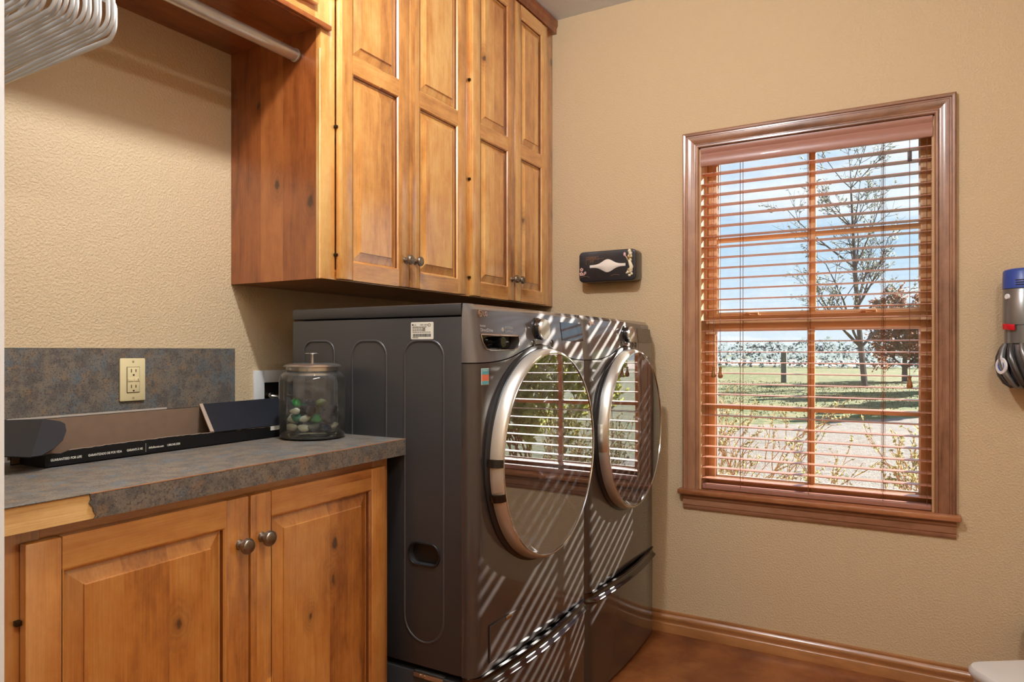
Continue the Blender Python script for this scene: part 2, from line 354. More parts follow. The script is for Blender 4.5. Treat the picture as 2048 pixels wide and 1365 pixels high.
def make_materials():
    wall_mat('wall', srgb(211, 187, 151)); wall_mat('ceiling', srgb(226, 238, 255), .0008, 120)
    AD, AM, AL = srgb(152, 88, 34), srgb(218, 150, 74), srgb(246, 198, 120)
    wood('alder_v', AD, AM, AL, 'Z', 'X', seed=.13)
    wood('alder_h', AD, AM, AL, 'X', 'Z', seed=.41, stave=.30)
    BD, BM, BL = srgb(118, 60, 18), srgb(190, 118, 48), srgb(222, 158, 80)
    wood('base_v', BD, BM, BL, 'Z', 'X', seed=.77, stave=.11)
    wood('base_h', BD, BM, BL, 'X', 'Z', seed=.21, stave=.30)
    wood('base_panel_a', BD, BM, BL, 'Z', 'X', seed=.5, stave=.085, knots=((.69, -2.097, .012), (.58, -2.20, .008)), rand_knots=False)
    wood('base_panel_b', BD, BM, BL, 'Z', 'X', seed=.9, stave=.10, knots=((.745, -1.694, .011), (.665, -1.700, .015), (.60, -1.77, .008)), rand_knots=False)
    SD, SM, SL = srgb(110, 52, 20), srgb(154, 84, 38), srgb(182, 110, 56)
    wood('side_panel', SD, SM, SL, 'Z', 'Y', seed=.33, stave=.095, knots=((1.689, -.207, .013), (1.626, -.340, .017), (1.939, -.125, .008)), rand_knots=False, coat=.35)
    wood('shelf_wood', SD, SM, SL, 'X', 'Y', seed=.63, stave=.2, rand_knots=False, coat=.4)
    wood('trim_v', srgb(104, 66, 44), srgb(150, 104, 76), srgb(180, 134, 102), 'Z', 'Y', seed=.2, stave=.3, rand_knots=False, contrast=1.0, rough=.35, coat=.25)
    wood('trim_h', srgb(104, 66, 44), srgb(150, 104, 76), srgb(180, 134, 102), 'Y', 'Z', seed=.6, stave=.3, rand_knots=False, contrast=1.0, rough=.35, coat=.25)
    wood('stool_wood', srgb(140, 82, 46), srgb(182, 120, 78), srgb(200, 146, 104), 'Y', 'X', seed=.1, stave=.3, rand_knots=False, contrast=1.0, rough=.35, coat=.25)
    wood('baseboard_wood', srgb(130, 82, 44), srgb(180, 124, 74), srgb(206, 152, 98), 'Y', 'Z', seed=.8, stave=.3, rand_knots=False, contrast=.6, coat=.3)
    wood('bare_wood', srgb(190, 136, 76), srgb(226, 182, 116), srgb(240, 206, 146), 'X', 'Z', seed=.8, stave=.3, rand_knots=False, contrast=.9, rough=.7, coat=0)
    pm('groove_brown', srgb(112, 62, 26), .4, coat=.4, var=.1, vscale=60)  # darker brown for the groove faces of the door panels
    pm('sash', srgb(204, 162, 116), .45, bump=.0002, bscale=200, var=.06)
    pm('slat', srgb(180, 126, 102), .3, coat=.2, var=.05, vscale=30)
    pm('valance', srgb(164, 116, 100), .35, coat=.2, var=.06, vscale=20, stretch=(10, 1, 10))
    pm('cord', srgb(120, 78, 50), .8); pm('tassel', srgb(150, 96, 48), .45, var=.15, vscale=90)
    pm('tassel_dark', srgb(64, 44, 44), .4)
    glassy('pane', (.97,.98,.98,1), .03, dust=.022)
    laminate('laminate')
    ground_mat('concrete', [srgb(128, 74, 40), srgb(98, 52, 28), srgb(158, 98, 54)], [1.6, 4.5], rough=.32, bump=.0006, bscale=30)
    pm('nickel', srgb(150, 140, 128), .34, 1.0, var=.15, vscale=120); pm('hinge_metal', srgb(52, 40, 30), .5, .8)
    pm('rod_metal', srgb(206, 203, 196), .38, .75, var=.06, vscale=30)
    pm('hanger', srgb(226, 226, 224), .55); pm('white_paint', srgb(240, 244, 248), .4, var=.01)
    pm('cream_plastic', srgb(232, 216, 168), .35, var=.01); pm('slot', srgb(40, 30, 22), .6)
    pm('white_plastic', srgb(226, 226, 224), .4, var=.01); pm('box_dark', srgb(22, 20, 18), .6)
    pm('screw', srgb(214, 202, 160), .35, .6)
    pm('steel', srgb(202, 200, 196), .26, .92)
    glassy('jar_glass', (.95,.97,.96,1), .02, dust=.05, fres=1.3)
    glassy('jar_base', (.80,.88,.84,1), .03, fres=1.45)
    for n, c, tr in (('stone_green', srgb(40, 132, 84), .55), ('stone_teal', srgb(70, 140, 120), .35), ('stone_emerald', srgb(16, 150, 66), .5),
                     ('stone_dark', srgb(30, 28, 40), .2), ('stone_clear', srgb(196, 208, 202), .85), ('stone_white', srgb(214, 222, 206), .15),
                     ('stone_olive', srgb(92, 104, 70), .3), ('stone_blue', srgb(52, 66, 92), .4)):
        m = pm(n, c, .08); p = m.node_tree.nodes['Principled BSDF']; p.inputs['Transmission Weight'].default_value = tr; p.inputs['IOR'].default_value = 1.3
    # machines
    pm('graphite', srgb(74, 74, 76), .34, .55, var=.03, vscale=4)
    for nm, c, cr in (('black_steel', srgb(72, 66, 64), .07), ('panel_steel', srgb(108, 102, 100), .10)):
        p = pm(nm, c, .68, .80, var=.05, vscale=3).node_tree.nodes['Principled BSDF']; p.inputs['Coat Weight'].default_value = 1.0; p.inputs['Coat IOR'].default_value = 1.75; p.inputs['Coat Roughness'].default_value = cr
    pm('dark_plastic', srgb(26, 26, 28), .35); pm('gloss_black', srgb(16, 16, 18), .08, coat=.5)
    pm('chrome', srgb(206, 204, 200), .10, 1.0); pm('bezel', srgb(206, 200, 190), .36, .7)
    pm('dark_chrome', srgb(90, 88, 88), .12, 1.0)
    pm('aluminium', srgb(214, 212, 208), .28, 1.0)
    glassy('door_glass', (.42,.42,.44,1), .34, rough=.003, dust=.025)
    pm('bowl', srgb(16, 16, 18), .12, .0, coat=1.0)
    pm('groove', srgb(84, 84, 86), .36, .55); pm('groove_dark', srgb(20, 20, 20), .6)
    pm('label_paper', srgb(226, 224, 212), .6); pm('print_black', srgb(40, 40, 38), .7); pm('print_grey', srgb(170, 168, 166), .6)
    pm('rose_gold', srgb(214, 176, 150), .25, .9); pm('silver_print', srgb(206, 204, 206), .35, .7)
    pm('sticker_teal', srgb(90, 176, 190), .5); pm('sticker_orange', srgb(228, 120, 84), .5)
    # cardboard
    pm('box_black', srgb(18, 18, 19), .5, spec=.25, coat=.0, var=.1, vscale=30); pm('box_navy', srgb(24, 27, 33), .48, spec=.25, coat=.0, var=.1, vscale=20)
    pm('box_inner', srgb(122, 100, 82), .42, spec=.7, var=.06, vscale=40); pm('box_edge', srgb(176, 166, 154), .8)
    pm('box_flute', srgb(150, 132, 116), .8, var=.1, vscale=200)
    # tissue box
    pm('lacquer', srgb(26, 27, 34), .3, coat=.4, var=.1, vscale=30); pm('lacquer_side', srgb(150, 112, 84), .35)
    pm('tissue', srgb(240, 232, 222), .8); pm('gold', srgb(206, 178, 116), .3, .7, var=.25, vscale=150); pm('gold_line', srgb(160, 116, 84), .5)
    pm('ivory', srgb(236, 226, 196), .4, var=.08, vscale=200); pm('pink', srgb(232, 190, 184), .5)
    # vacuum
    pm('vac_blue', srgb(48, 76, 158), .35); pm('vac_grey', srgb(128, 128, 126), .28, .55); pm('vac_red', srgb(200, 24, 40), .35)
    pm('vac_dark', srgb(92, 92, 94), .25, .7); pm('vac_white', srgb(236, 238, 242), .35); glassy('vac_bin', (.75,.76,.76,1), .10, rough=.05, dust=.08)
    # outside
    ground_mat('grass', [srgb(122, 116, 76), srgb(86, 102, 52), srgb(138, 126, 90), srgb(76, 90, 50)], [.22, .9, 3.0], bump=.08, bscale=6)
    ground_mat('gravel', [srgb(124, 116, 107), srgb(104, 96, 88), srgb(138, 132, 123)], [1.2, 9.0], bump=.02, bscale=40)
    ground_mat('field', [srgb(196, 176, 160), srgb(160, 140, 124)], [.3], bump=.05, bscale=2)
    pm('bark', srgb(92, 84, 82), .9, bump=.01, bscale=30, var=.2); pm('twig', srgb(158, 112, 70), .8, var=.25, vscale=9)
    pm('post_wood', srgb(110, 112, 100), .9, bump=.01, bscale=30, var=.2)
    for n, c in (('leaf_brown', srgb(150, 112, 92)), ('leaf_grey', srgb(136, 142, 136)), ('leaf_green', srgb(204, 206, 130)), ('leaf_far', srgb(112, 122, 124)), ('leaf_dry', srgb(140, 136, 98))):
        m = pm(n, c, .7, var=.2, vscale=4); nt = m.node_tree; p = nt.nodes['Principled BSDF']; o = [q for q in nt.nodes if q.type == 'OUTPUT_MATERIAL'][0]
        tl = nt.nodes.new('ShaderNodeBsdfTranslucent'); tl.inputs[0].default_value = tuple(min(1, q*1.15) for q in c[:3]) + (1,); ms = nt.nodes.new('ShaderNodeMixShader'); ms.inputs[0].default_value = .66
        nt.links.new(p.outputs[0], ms.inputs[1]); nt.links.new(tl.outputs[0], ms.inputs[2]); nt.links.new(ms.outputs[0], o.inputs[0])
    pm('lamp_glass', srgb(255, 244, 228), .4, emit=6.0)
    pm('siding', srgb(190, 180, 165), .8)
make_materials()

# ------------------------------------------------------------------ the room
XL, YF, ZC = -3.45, -3.2, 2.74        # far-left wall, wall behind the camera, ceiling
WY0, WY1, WZ0, WZ1 = -1.908, -1.068, .600, 2.05   # window opening
def build_room():
    struct(MB().box(XL-.1, .14, YF-.1, .1, -.12, 0).build('floor', 'concrete'), 'brown stained concrete floor')
    struct(MB().box(XL-.1, .14, YF-.1, .1, ZC, ZC+.1).build('ceiling', 'ceiling'), 'pale grey textured ceiling')
    struct(MB().box(XL, 0, 0, .1, 0, ZC).build('wall_back', 'wall'), 'tan orange-peel wall behind the cabinets')
    w = MB().box(0, .14, YF, WY0, 0, ZC).box(0, .14, WY1, .1, 0, ZC).box(0, .14, WY0, WY1, 0, WZ0).box(0, .14, WY0, WY1, WZ1, ZC)
    struct(w.build('wall_right', 'wall'), 'tan orange-peel wall with the window')
    l = MB().box(XL-.1, XL, YF, -1.95, 0, ZC).box(XL-.1, XL, -1.0, .1, 0, ZC).box(XL-.1, XL, -1.95, -1.0, 2.06, ZC).box(XL-.14, XL-.1, -1.95, -1.0, 0, 2.06)
    struct(l.build('wall_left', 'wall'), 'tan wall with the doorway')
    struct(MB().box(XL, 0, YF-.1, YF, 0, ZC).build('wall_front', 'wall'), 'tan wall behind the camera')
    pf = [(0,0),(-.018,0),(-.018,.036),(-.0165,.039),(-.012,.041),(-.0115,.046),(-.0165,.056),(-.017,.063),(-.012,.071),(-.007,.076),(-.009,.081),(-.006,.088),(0,.088)]
    struct(MB().prism(pf, 'Y', YF, 0).build('baseboard_right', 'baseboard_wood', smooth=50), 'honey wood baseboard under the window')
    # open white door at the left edge of the view, hung on the left wall
    d = MB().box(-3.40, -2.5535, -1.04, -1.005, .012, 2.02).build('door_1', 'white_paint', bevel=.002)
    struct(d, 'white door standing open at the left edge')
    for z0, z1 in ((.22, .95), (1.08, 1.88)):
        for x0, x1 in ((-3.29, -3.02), (-2.93, -2.67)):
            MB().rect_loops(x0, x1, z0, z1, [(0,.0),(.012,.004),(.02,.001),(.05,.001),(.06,.004)], -1.0402).build('panel', 'white_paint', d)
    MB().lathe([(.0,-.065),(.02,-.063),(.027,-.05),(.024,-.036),(.012,-.028),(.012,-.008),(.03,-.006),(.03,0)], (-2.63,-1.04,.96), 'Y', 20).build('knob', 'nickel', d, smooth=40)
    lx, ly = -1.95, -1.02
    r = thing('ceiling_light', 'two-bulb nickel ceiling light near the cabinets', 'light', (lx, ly, ZC))
    MB().lathe([(0,-.03),(.10,-.03),(.12,-.012),(.12,0),(0,0)], (lx, ly, ZC), 'Z', 24).build('canopy', 'nickel', r, smooth=40)
    for dy in (-.03, .03):
        MB().tube([(lx, ly+dy, ZC-.02), (lx, ly+dy, ZC-.05)], .012, 8).build('socket', 'nickel', r, smooth=60)
        MB().lathe([(0,-.012),(.02,-.010),(.028,-.004),(.024,.004),(.012,.008)], (lx, ly+dy, ZC-.055), 'Z', 16).build('bulb', 'lamp_glass', r, smooth=60)
        ld = bpy.data.lights.new('bulb_light', 'POINT'); ld.energy = LAMP_POWER; ld.color = LAMP_COL; ld.shadow_soft_size = .03
        lo = bpy.data.objects.new('bulb_light', ld); lo.location = (lx, ly+dy, ZC-.105); COL.objects.link(lo)
    lx, ly = -2.7, -2.35  # unseen ceiling fixture, added as soft fill for the room
    r = thing('ceiling_light', 'long fill light added on the ceiling behind the camera', 'light', (lx, ly, ZC))
    MB().box(lx-.62, lx+.62, ly-.16, ly+.16, ZC-.05, ZC).build('housing', 'white_paint', r, bevel=.01)
    MB().box(lx-.58, lx+.58, ly-.13, ly+.13, ZC-.062, ZC-.0505).build('diffuser', 'lamp_glass', r, bevel=.004)
    ld = bpy.data.lights.new('fill_light', 'AREA'); ld.energy = LAMP_POWER*.50; ld.color = LAMP_COL; ld.shape = 'RECTANGLE'; ld.size = 1.15; ld.size_y = .26
    lo = bpy.data.objects.new('fill_light', ld); lo.location = (lx, ly, ZC-.066); COL.objects.link(lo)
build_room()

# ------------------------------------------------------------------ window, blind
def build_window():
    win = bpy.data.objects.new('window_1', None); COL.objects.link(win); win.location = (0, -1.488, WZ0); WLOC[win] = (0, -1.488, WZ0)
    struct(win, 'brown wood trimmed double-hung window with divided panes')
    prof = [(0,0),(0,.012),(.004,.016),(.010,.016),(.014,.012),(.018,.012),(.024,.0145),(.034,.018),(.044,.0185),(.047,.0155),(.051,.0155),(.054,.020),(.061,.021),(.066,.017),(.066,0)]
    n = len(prof); ZT = WZ1-.005; zb = .622
    def strip(A, B, name, mat):
        m = MB().add(A + B, [(i, (i+1) % n, n+(i+1) % n, n+i) for i in range(n)] + [tuple(range(n)), tuple(range(2*n-1, n-1, -1))])
        return m.build(name, mat, win, smooth=35)
    strip([(-h, WY1+w, zb) for w, h in prof], [(-h, WY1+w, ZT+w) for w, h in prof], 'side_casing', 'trim_v')
    strip([(-h, WY0-w, zb) for w, h in prof], [(-h, WY0-w, ZT+w) for w, h in prof], 'side_casing', 'trim_v')
    strip([(-h, WY1+w, ZT+w) for w, h in prof], [(-h, WY0-w, ZT+w) for w, h in prof], 'head_casing', 'trim_h')
    MB().box(-.040, .075, WY0-.08, WY1+.083, .601, .622).build('stool', 'stool_wood', win, bevel=.005)
    ap = [(0,.537),(-.008,.537),(-.012,.543),(-.012,.552),(-.015,.556),(-.015,.578),(-.019,.583),(-.019,.590),(-.016,.594),(-.016,.601),(0,.601)]
    MB().prism(ap, 'Y', WY0-.066, WY1+.066).build('apron', 'trim_h', win, smooth=35)
    for y0, y1 in ((WY1-.008, WY1), (WY0, WY0+.008)): MB().box(0, .14, y0, y1, .622, WZ1).build('jamb', 'sash', win)
    MB().box(0, .14, WY0, WY1, WZ1-.008, WZ1).build('head_jamb', 'sash', win)
    MB().box(.075, .15, WY0, WY1, .600, .632).build('sill', 'sash', win)
    ya, yb = WY1-.008, WY0+.008; gl, gr = -1.116, -1.866
    def sash(x0, x1, z0, z1, g0, g1, nm):
        m = MB().box(x0, x1, gl, ya, z0, z1).box(x0, x1, yb, gr, z0, z1).box(x0, x1, gr, gl, z0, g0).box(x0, x1, gr, gl, g1, z1)
        s = m.build(nm, 'sash', win, bevel=.002)
        xm = (x0+x1)/2; zm = {'upper_sash': 1.671, 'lower_sash': .965}[nm]
        MB().box(xm-.006, xm+.006, -1.504, -1.478, g0, g1).build('muntin', 'sash', s, bevel=.001)
        MB().box(xm-.005, xm+.005, gr, gl, zm-.010, zm+.010).build('muntin', 'sash', s, bevel=.001)
        for (p, q) in ((-1.491, gl), (gr, -1.491)):
            for (r, t) in ((g0, zm), (zm, g1)):
                MB().box(xm-.0015+.008, xm+.0015+.008, p, q, r, t).build('pane', 'pane', s)
        bd = MB()
        for (p0, p1, q0, q1) in ((gl-.006, gl, g0, g1), (gr, gr+.006, g0, g1), (gr+.006, gl-.006, g0, g0+.006), (gr+.006, gl-.006, g1-.006, g1)):
            bd.box(xm+.0, xm+.007, p0, p1, q0, q1)
        bd.build('glazing_bead', 'white_plastic', s)
    sash(.105, .135, 1.300, WZ1-.008, 1.358, 2.005, 'upper_sash')
    sash(.072, .102, .632, 1.345, .668, 1.293, 'lower_sash')
    for y in (-1.262, -1.693):
        l = MB().box(.078, .098, y-.035, y+.035, 1.345, 1.349).build('sash_lock', 'sash', win, bevel=.001)
        MB().tube([(.088, y+.03, 1.352), (.084, y+.01, 1.356), (.080, y-.028, 1.354)], .005, 8).lathe([(0,.012),(.010,.012),(.012,.006),(.012,0)], (.088, y+.018, 1.349), 'Z', 14).build('lever', 'sash', l, smooth=50)
    MB().box(.068, .0725, -1.88, -1.10, 1.338, 1.347).build('lift_rail', 'sash', win, bevel=.001)
build_window()

def build_blind():
    b = thing('venetian_blind', 'brown wooden venetian blind lowered with open slats inside the window', 'blind', (.03, -1.488, .617))
    y0, y1 = -1.900, -1.077
    vp = [(.004,1.968),(-.006,1.968),(-.008,1.972),(-.008,2.002),(-.004,2.010),(-.002,2.020),(-.006,2.028),(-.008,2.036),(-.008,2.043),(.004,2.043)]
    MB().prism(vp, 'Y', y0-.002, y1+.002).build('valance', 'valance', b, smooth=35)
    MB().box(.008, .056, y0, y1, 1.995, 2.040).build('headrail', 'slat', b)
    sm = None; N = 30; zt = 1.939; dz = (1.939-.668)/29
    for k in range(N):
        z = zt - k*dz
        if sm is None:
            m = MB(); seg = 5; up = []; dn = []
            for i in range(seg+1):
                q = i/seg*2-1; x = .030 + q*.0245; zz = .0022*(1-q*q)
                up.append((x, z+zz+.0013)); dn.append((x, z+zz-.0013))
            m.prism(up + dn[::-1], 'Y', y0, y1)
            sm = m.build('slat', 'slat', b, smooth=30); base = sm
        else:
            o = base.copy(); COL.objects.link(o); o.parent = b; o.location.z = z - zt; WLOC[o] = WLOC[b]
    MB().box(.004, .056, y0, y1, .6235, .6445).build('bottom_rail', 'valance', b, bevel=.004, bseg=3)
    for yl in (-1.091, -1.233, -1.489, -1.745, -1.885):
        for x in (.0045, .0555):
            MB().tube([(x, yl, .63), (x, yl, 2.0)], .0008, 4).build('ladder_cord', 'cord', b)
        if yl in (-1.233, -1.489, -1.745):
            for dy in (.006, -.006): MB().tube([(.030, yl+dy, .63), (.030, yl+dy, 2.0)], .0007, 4).build('lift_cord', 'cord', b)
            MB().lathe([(0,-.004),(.007,-.004),(.008,0),(0,0)], (.030, yl, .6235), 'Z', 10).build('cord_plug', 'slat', b)
    bell = [(0,.0),(.008,.002),(.0105,.008),(.0095,.016),(.0062,.028),(.0048,.036),(.0068,.0445),(.005,.046),(0,.046)]
    for yl, zl, xx in ((-1.128, 1.088, -.004), (-1.155, 1.086, -.004), (-1.831, 1.062, -.004)):
        c = MB().tube([(xx, yl, zl+.04), (xx, yl, 1.97)], .0011, 5).build('pull_cord', 'cord', b)
        MB().lathe(bell, (xx, yl, zl), 'Z', 14).build('tassel', 'tassel', c, smooth=50)
        if yl < -1.8: MB().box(xx-.006, xx+.006, yl-.007, yl+.007, 1.888, 1.925).build('cord_connector', 'tassel_dark', c, bevel=.001)
build_blind()

# ------------------------------------------------------------------ cabinets
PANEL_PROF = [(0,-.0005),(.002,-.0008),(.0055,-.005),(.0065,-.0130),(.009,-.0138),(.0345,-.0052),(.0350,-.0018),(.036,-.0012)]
def knob(parent, x, yf, z, s=1.0):
    pr = [(0,-.030),(.010,-.0305),(.0125,-.029),(.0135,-.0275),(.0155,-.0275),(.0165,-.025),(.016,-.021),(.010,-.017),(.0062,-.013),(.0062,-.006),(.0095,-.004),(.0105,0)]
    MB().lathe([(r*s, h*s) for r, h in pr], (x, yf, z), 'Y', 24).build('knob', 'nickel', parent, smooth=35)
def door(root, x0, x1, z0, z1, yf, vm, hm, pmats, mids=(), kn=None, hinges=(), hx=None, sw=.054, rw=.052, th=.019):
    d = MB().box(x0+sw*.6, x1-sw*.6, yf+th-.004, yf+th, z0+.02, z1-.02).build('door', vm, root)
    for a, b in ((x0, x0+sw), (x1-sw, x1)): MB().box(a, b, yf, yf+th, z0, z1).build('stile', vm, d, bevel=.0035)
    zs = [z0 + rw] ; bounds = []
    MB().box(x0+sw, x1-sw, yf+.0004, yf+th, z0, z0+rw).build('rail', hm, d)
    MB().box(x0+sw, x1-sw, yf+.0004, yf+th, z1-rw, z1).build('rail', hm, d)
    lo = z0+rw
    for (m0, m1) in mids:
        MB().box(x0+sw, x1-sw, yf+.0004, yf+th, m0, m1).build('rail', hm, d); bounds.append((lo, m0)); lo = m1
    bounds.append((lo, z1-rw))
    for (a, b), pmx in zip(bounds, pmats):
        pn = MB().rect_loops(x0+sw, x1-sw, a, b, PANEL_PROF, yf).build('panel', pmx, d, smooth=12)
        pn.data.materials.append(M['groove_brown'])
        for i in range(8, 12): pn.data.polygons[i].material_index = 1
    if kn: knob(d, kn[0], yf, kn[1])
    for hz in hinges:
        MB().box(hx-.004, hx+.004, yf+th-.010, yf+th+.0005, hz-.004, hz+.004).build('hinge', 'hinge_metal', d, bevel=.001)
    return d

def build_upper():
    yf, fr, zb, zt = -.403, -.383, 1.406, 2.70
    X = (-1.470, -.712, -.002)
    labs = ('tall knotty alder wall cabinet with exposed side panel above the washer', 'tall knotty alder wall cabinet in the corner above the dryer')
    doors = (((-1.413, -1.094), (-1.090, -.757)), ((-.711, -.394), (-.390, -.092)))
    for c in range(2):
        x0, x1 = X[c], X[c+1]
        r = thing('wall_cabinet', labs[c], 'cabinet', (x0, fr, zb), 'wall cabinets over the washer and dryer')
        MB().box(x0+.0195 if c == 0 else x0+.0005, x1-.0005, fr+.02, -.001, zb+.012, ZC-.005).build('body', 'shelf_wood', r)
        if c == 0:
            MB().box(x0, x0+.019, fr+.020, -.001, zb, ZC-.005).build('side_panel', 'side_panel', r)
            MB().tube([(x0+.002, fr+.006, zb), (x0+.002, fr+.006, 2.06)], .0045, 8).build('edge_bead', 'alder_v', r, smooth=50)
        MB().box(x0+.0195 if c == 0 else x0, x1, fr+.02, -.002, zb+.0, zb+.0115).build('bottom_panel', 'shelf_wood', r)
        sw = .055
        f = MB().box(x0, x0+sw, fr, fr+.02, zb, ZC-.005).build('frame_stile', 'alder_v', r, bevel=.0015)
        MB().box(x1-(.03 if c == 0 else .10), x1, fr, fr+.02, zb, ZC-.005).build('frame_stile', 'alder_v', r, bevel=.0015)
        f = r
        MB().box(x0+sw, x1-(.03 if c == 0 else .10), fr+.0003, fr+.02, zb, zb+.03).build('frame_rail', 'alder_h', f)
        MB().box(x0+sw, x1-(.03 if c == 0 else .10), fr+.0003, fr+.02, 2.655, ZC-.005).build('frame_rail', 'alder_h', f)
        if c == 0: MB().box(-1.105, -1.079, fr+.0003, fr+.02, zb+.03, 2.655).build('frame_mullion', 'alder_v', f)
        for k, (a, b) in enumerate(doors[c]):
            kx = (b-.022) if k == 0 else (a+.024)
            hx = a-.004 if k == 0 else b+.004
            hs = (1.478, 1.850, 2.225, 2.60) if k == 0 else ()
            door(r, a, b, zb+.002, 2.668, yf, 'alder_v', 'alder_h', ('alder_v', 'alder_v'), ((2.022, 2.074),), (kx, 1.496), hs, hx, sw=.053)
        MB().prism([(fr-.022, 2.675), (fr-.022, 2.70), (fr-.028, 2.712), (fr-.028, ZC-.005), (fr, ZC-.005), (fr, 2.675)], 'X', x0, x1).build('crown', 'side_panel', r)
    # bridge cabinet over the hanging rod
    zs = 2.120; xa, xb = -3.44, -1.4705
    r = thing('bridge_cabinet', 'alder bridge cabinet over the hanging rod, shelf lip along its bottom', 'cabinet', (xa, fr, zs))
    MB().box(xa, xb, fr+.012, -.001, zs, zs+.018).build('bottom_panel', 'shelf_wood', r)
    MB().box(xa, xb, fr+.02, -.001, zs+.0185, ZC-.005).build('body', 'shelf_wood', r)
    for a, b in ((xb-.022, xb), (xa, xa+.05)): MB().box(a, b, fr, fr+.02, zs+.002, ZC-.005).build('frame_stile', 'alder_v', r)
    f = r
    MB().box(xa+.05, xb-.022, fr+.0003, fr+.02, zs+.002, zs+.06).build('frame_rail', 'alder_h', f)
    MB().box(xa, xb+.03, fr-.014, fr-.0005, zs-.004, zs+.010).box(xa, xb, fr-.0005, fr+.012, zs-.004, zs-.0002).build('shelf_lip', 'side_panel', r, bevel=.002)
    for i in range(4):
        a = xb-.020-.48*(i+1); b = xb-.024-.48*i
        door(r, a, b, zs+.048, 2.66, yf+.001, 'alder_v', 'alder_h', ('alder_v',), sw=.053)
build_upper()

def build_base():
    yf, fr, zt = -.655, -.635, .9245
    r = thing('base_cabinet', 'knotty alder base cabinet with two doors under the laminate counter', 'cabinet', (-2.4, -.3, 0))
    xa, xb = -3.43, -1.482
    MB().box(xa, xb, fr+.0195, -.001, .10, zt).build('body', 'base_v', r)
    MB().box(xa, xb-.03, fr+.08, -.01, 0.0, .0995).build('toe_kick', 'base_h', r)
    for a, b in ((-2.45, -2.325), (xb-.058, xb), (xa, xa+.05)): MB().box(a, b, fr, fr+.019, .10, zt).build('frame_stile', 'base_v', r, bevel=.001)
    f = r
    for a, b in ((xa+.05, -2.45), (-2.325, xb-.058)):
        MB().box(a, b, fr+.0003, fr+.019, .875, zt).build('frame_rail', 'base_h', f); MB().box(a, b, fr+.0003, fr+.019, .10, .14).build('frame_rail', 'base_h', f)
    door(r, -2.355, -1.939, .125, .902, yf, 'base_v', 'base_h', ('base_panel_a',), (), (-1.962, .807), (.78, .24), -2.359)
    door(r, -1.935, -1.512, .125, .902, yf, 'base_v', 'base_h', ('base_panel_b',), (), (-1.907, .810), (), 0)
    door(r, -2.86, -2.42, .125, .902, yf, 'base_v', 'base_h', ('base_v',), (), (-2.445, .807), (), 0)
    door(r, -3.30, -2.864, .125, .902, yf, 'base_v', 'base_h', ('base_v',), (), (-2.885, .807), (), 0)
    c = thing('countertop', 'grey mottled laminate countertop with a chipped bare wood edge', 'countertop', (-2.4, -.3, .925))
    MB().box(-3.43, -1.456, -.669, -.0205, .9255, .9662).build('core', 'laminate', c)
    MB().box(-3.43, -1.4525, -.673, -.0205, .9662, .9672).build('surface', 'laminate', c)
    lp = [(-2.268,.9655),(-2.266,.957),(-2.269,.951),(-2.263,.944),(-2.262,.936),(-2.258,.930),(-2.261,.9245)]
    MB().prism(lp + [(-1.4525,.9245),(-1.4525,.9660)], 'Y', -.673, -.6692).build('edge_band', 'laminate', c)
    MB().prism([(-2.52,.9660),(-2.515,.94),(-2.52,.9245),(-3.43,.9245),(-3.43,.9660)], 'Y', -.673, -.6692).build('edge_band', 'laminate', c)
    MB().box(-1.4558, -1.4525, -.6690, -.0205, .9245, .9660).build('end_band', 'laminate', c)
    bw = MB().box(-2.52, -2.258, -.6700, -.6691, .9245, .9650).build('bare_edge', 'bare_wood', c)
    tag(bw, 'bare wood edge where the laminate strip is missing')
    MB().box(-2.268, -1.4525, -.6733, -.6725, .9659, .9674).build('edge_seam', 'stool_wood', c)
    tag(MB().box(-3.43, -1.471, -.0200, -.0005, .9675, 1.207).build('backsplash', 'laminate', loc=(-2.4, -.01, .9675)), 'grey mottled laminate backsplash along the wall above the counter', 'backsplash')
build_base()

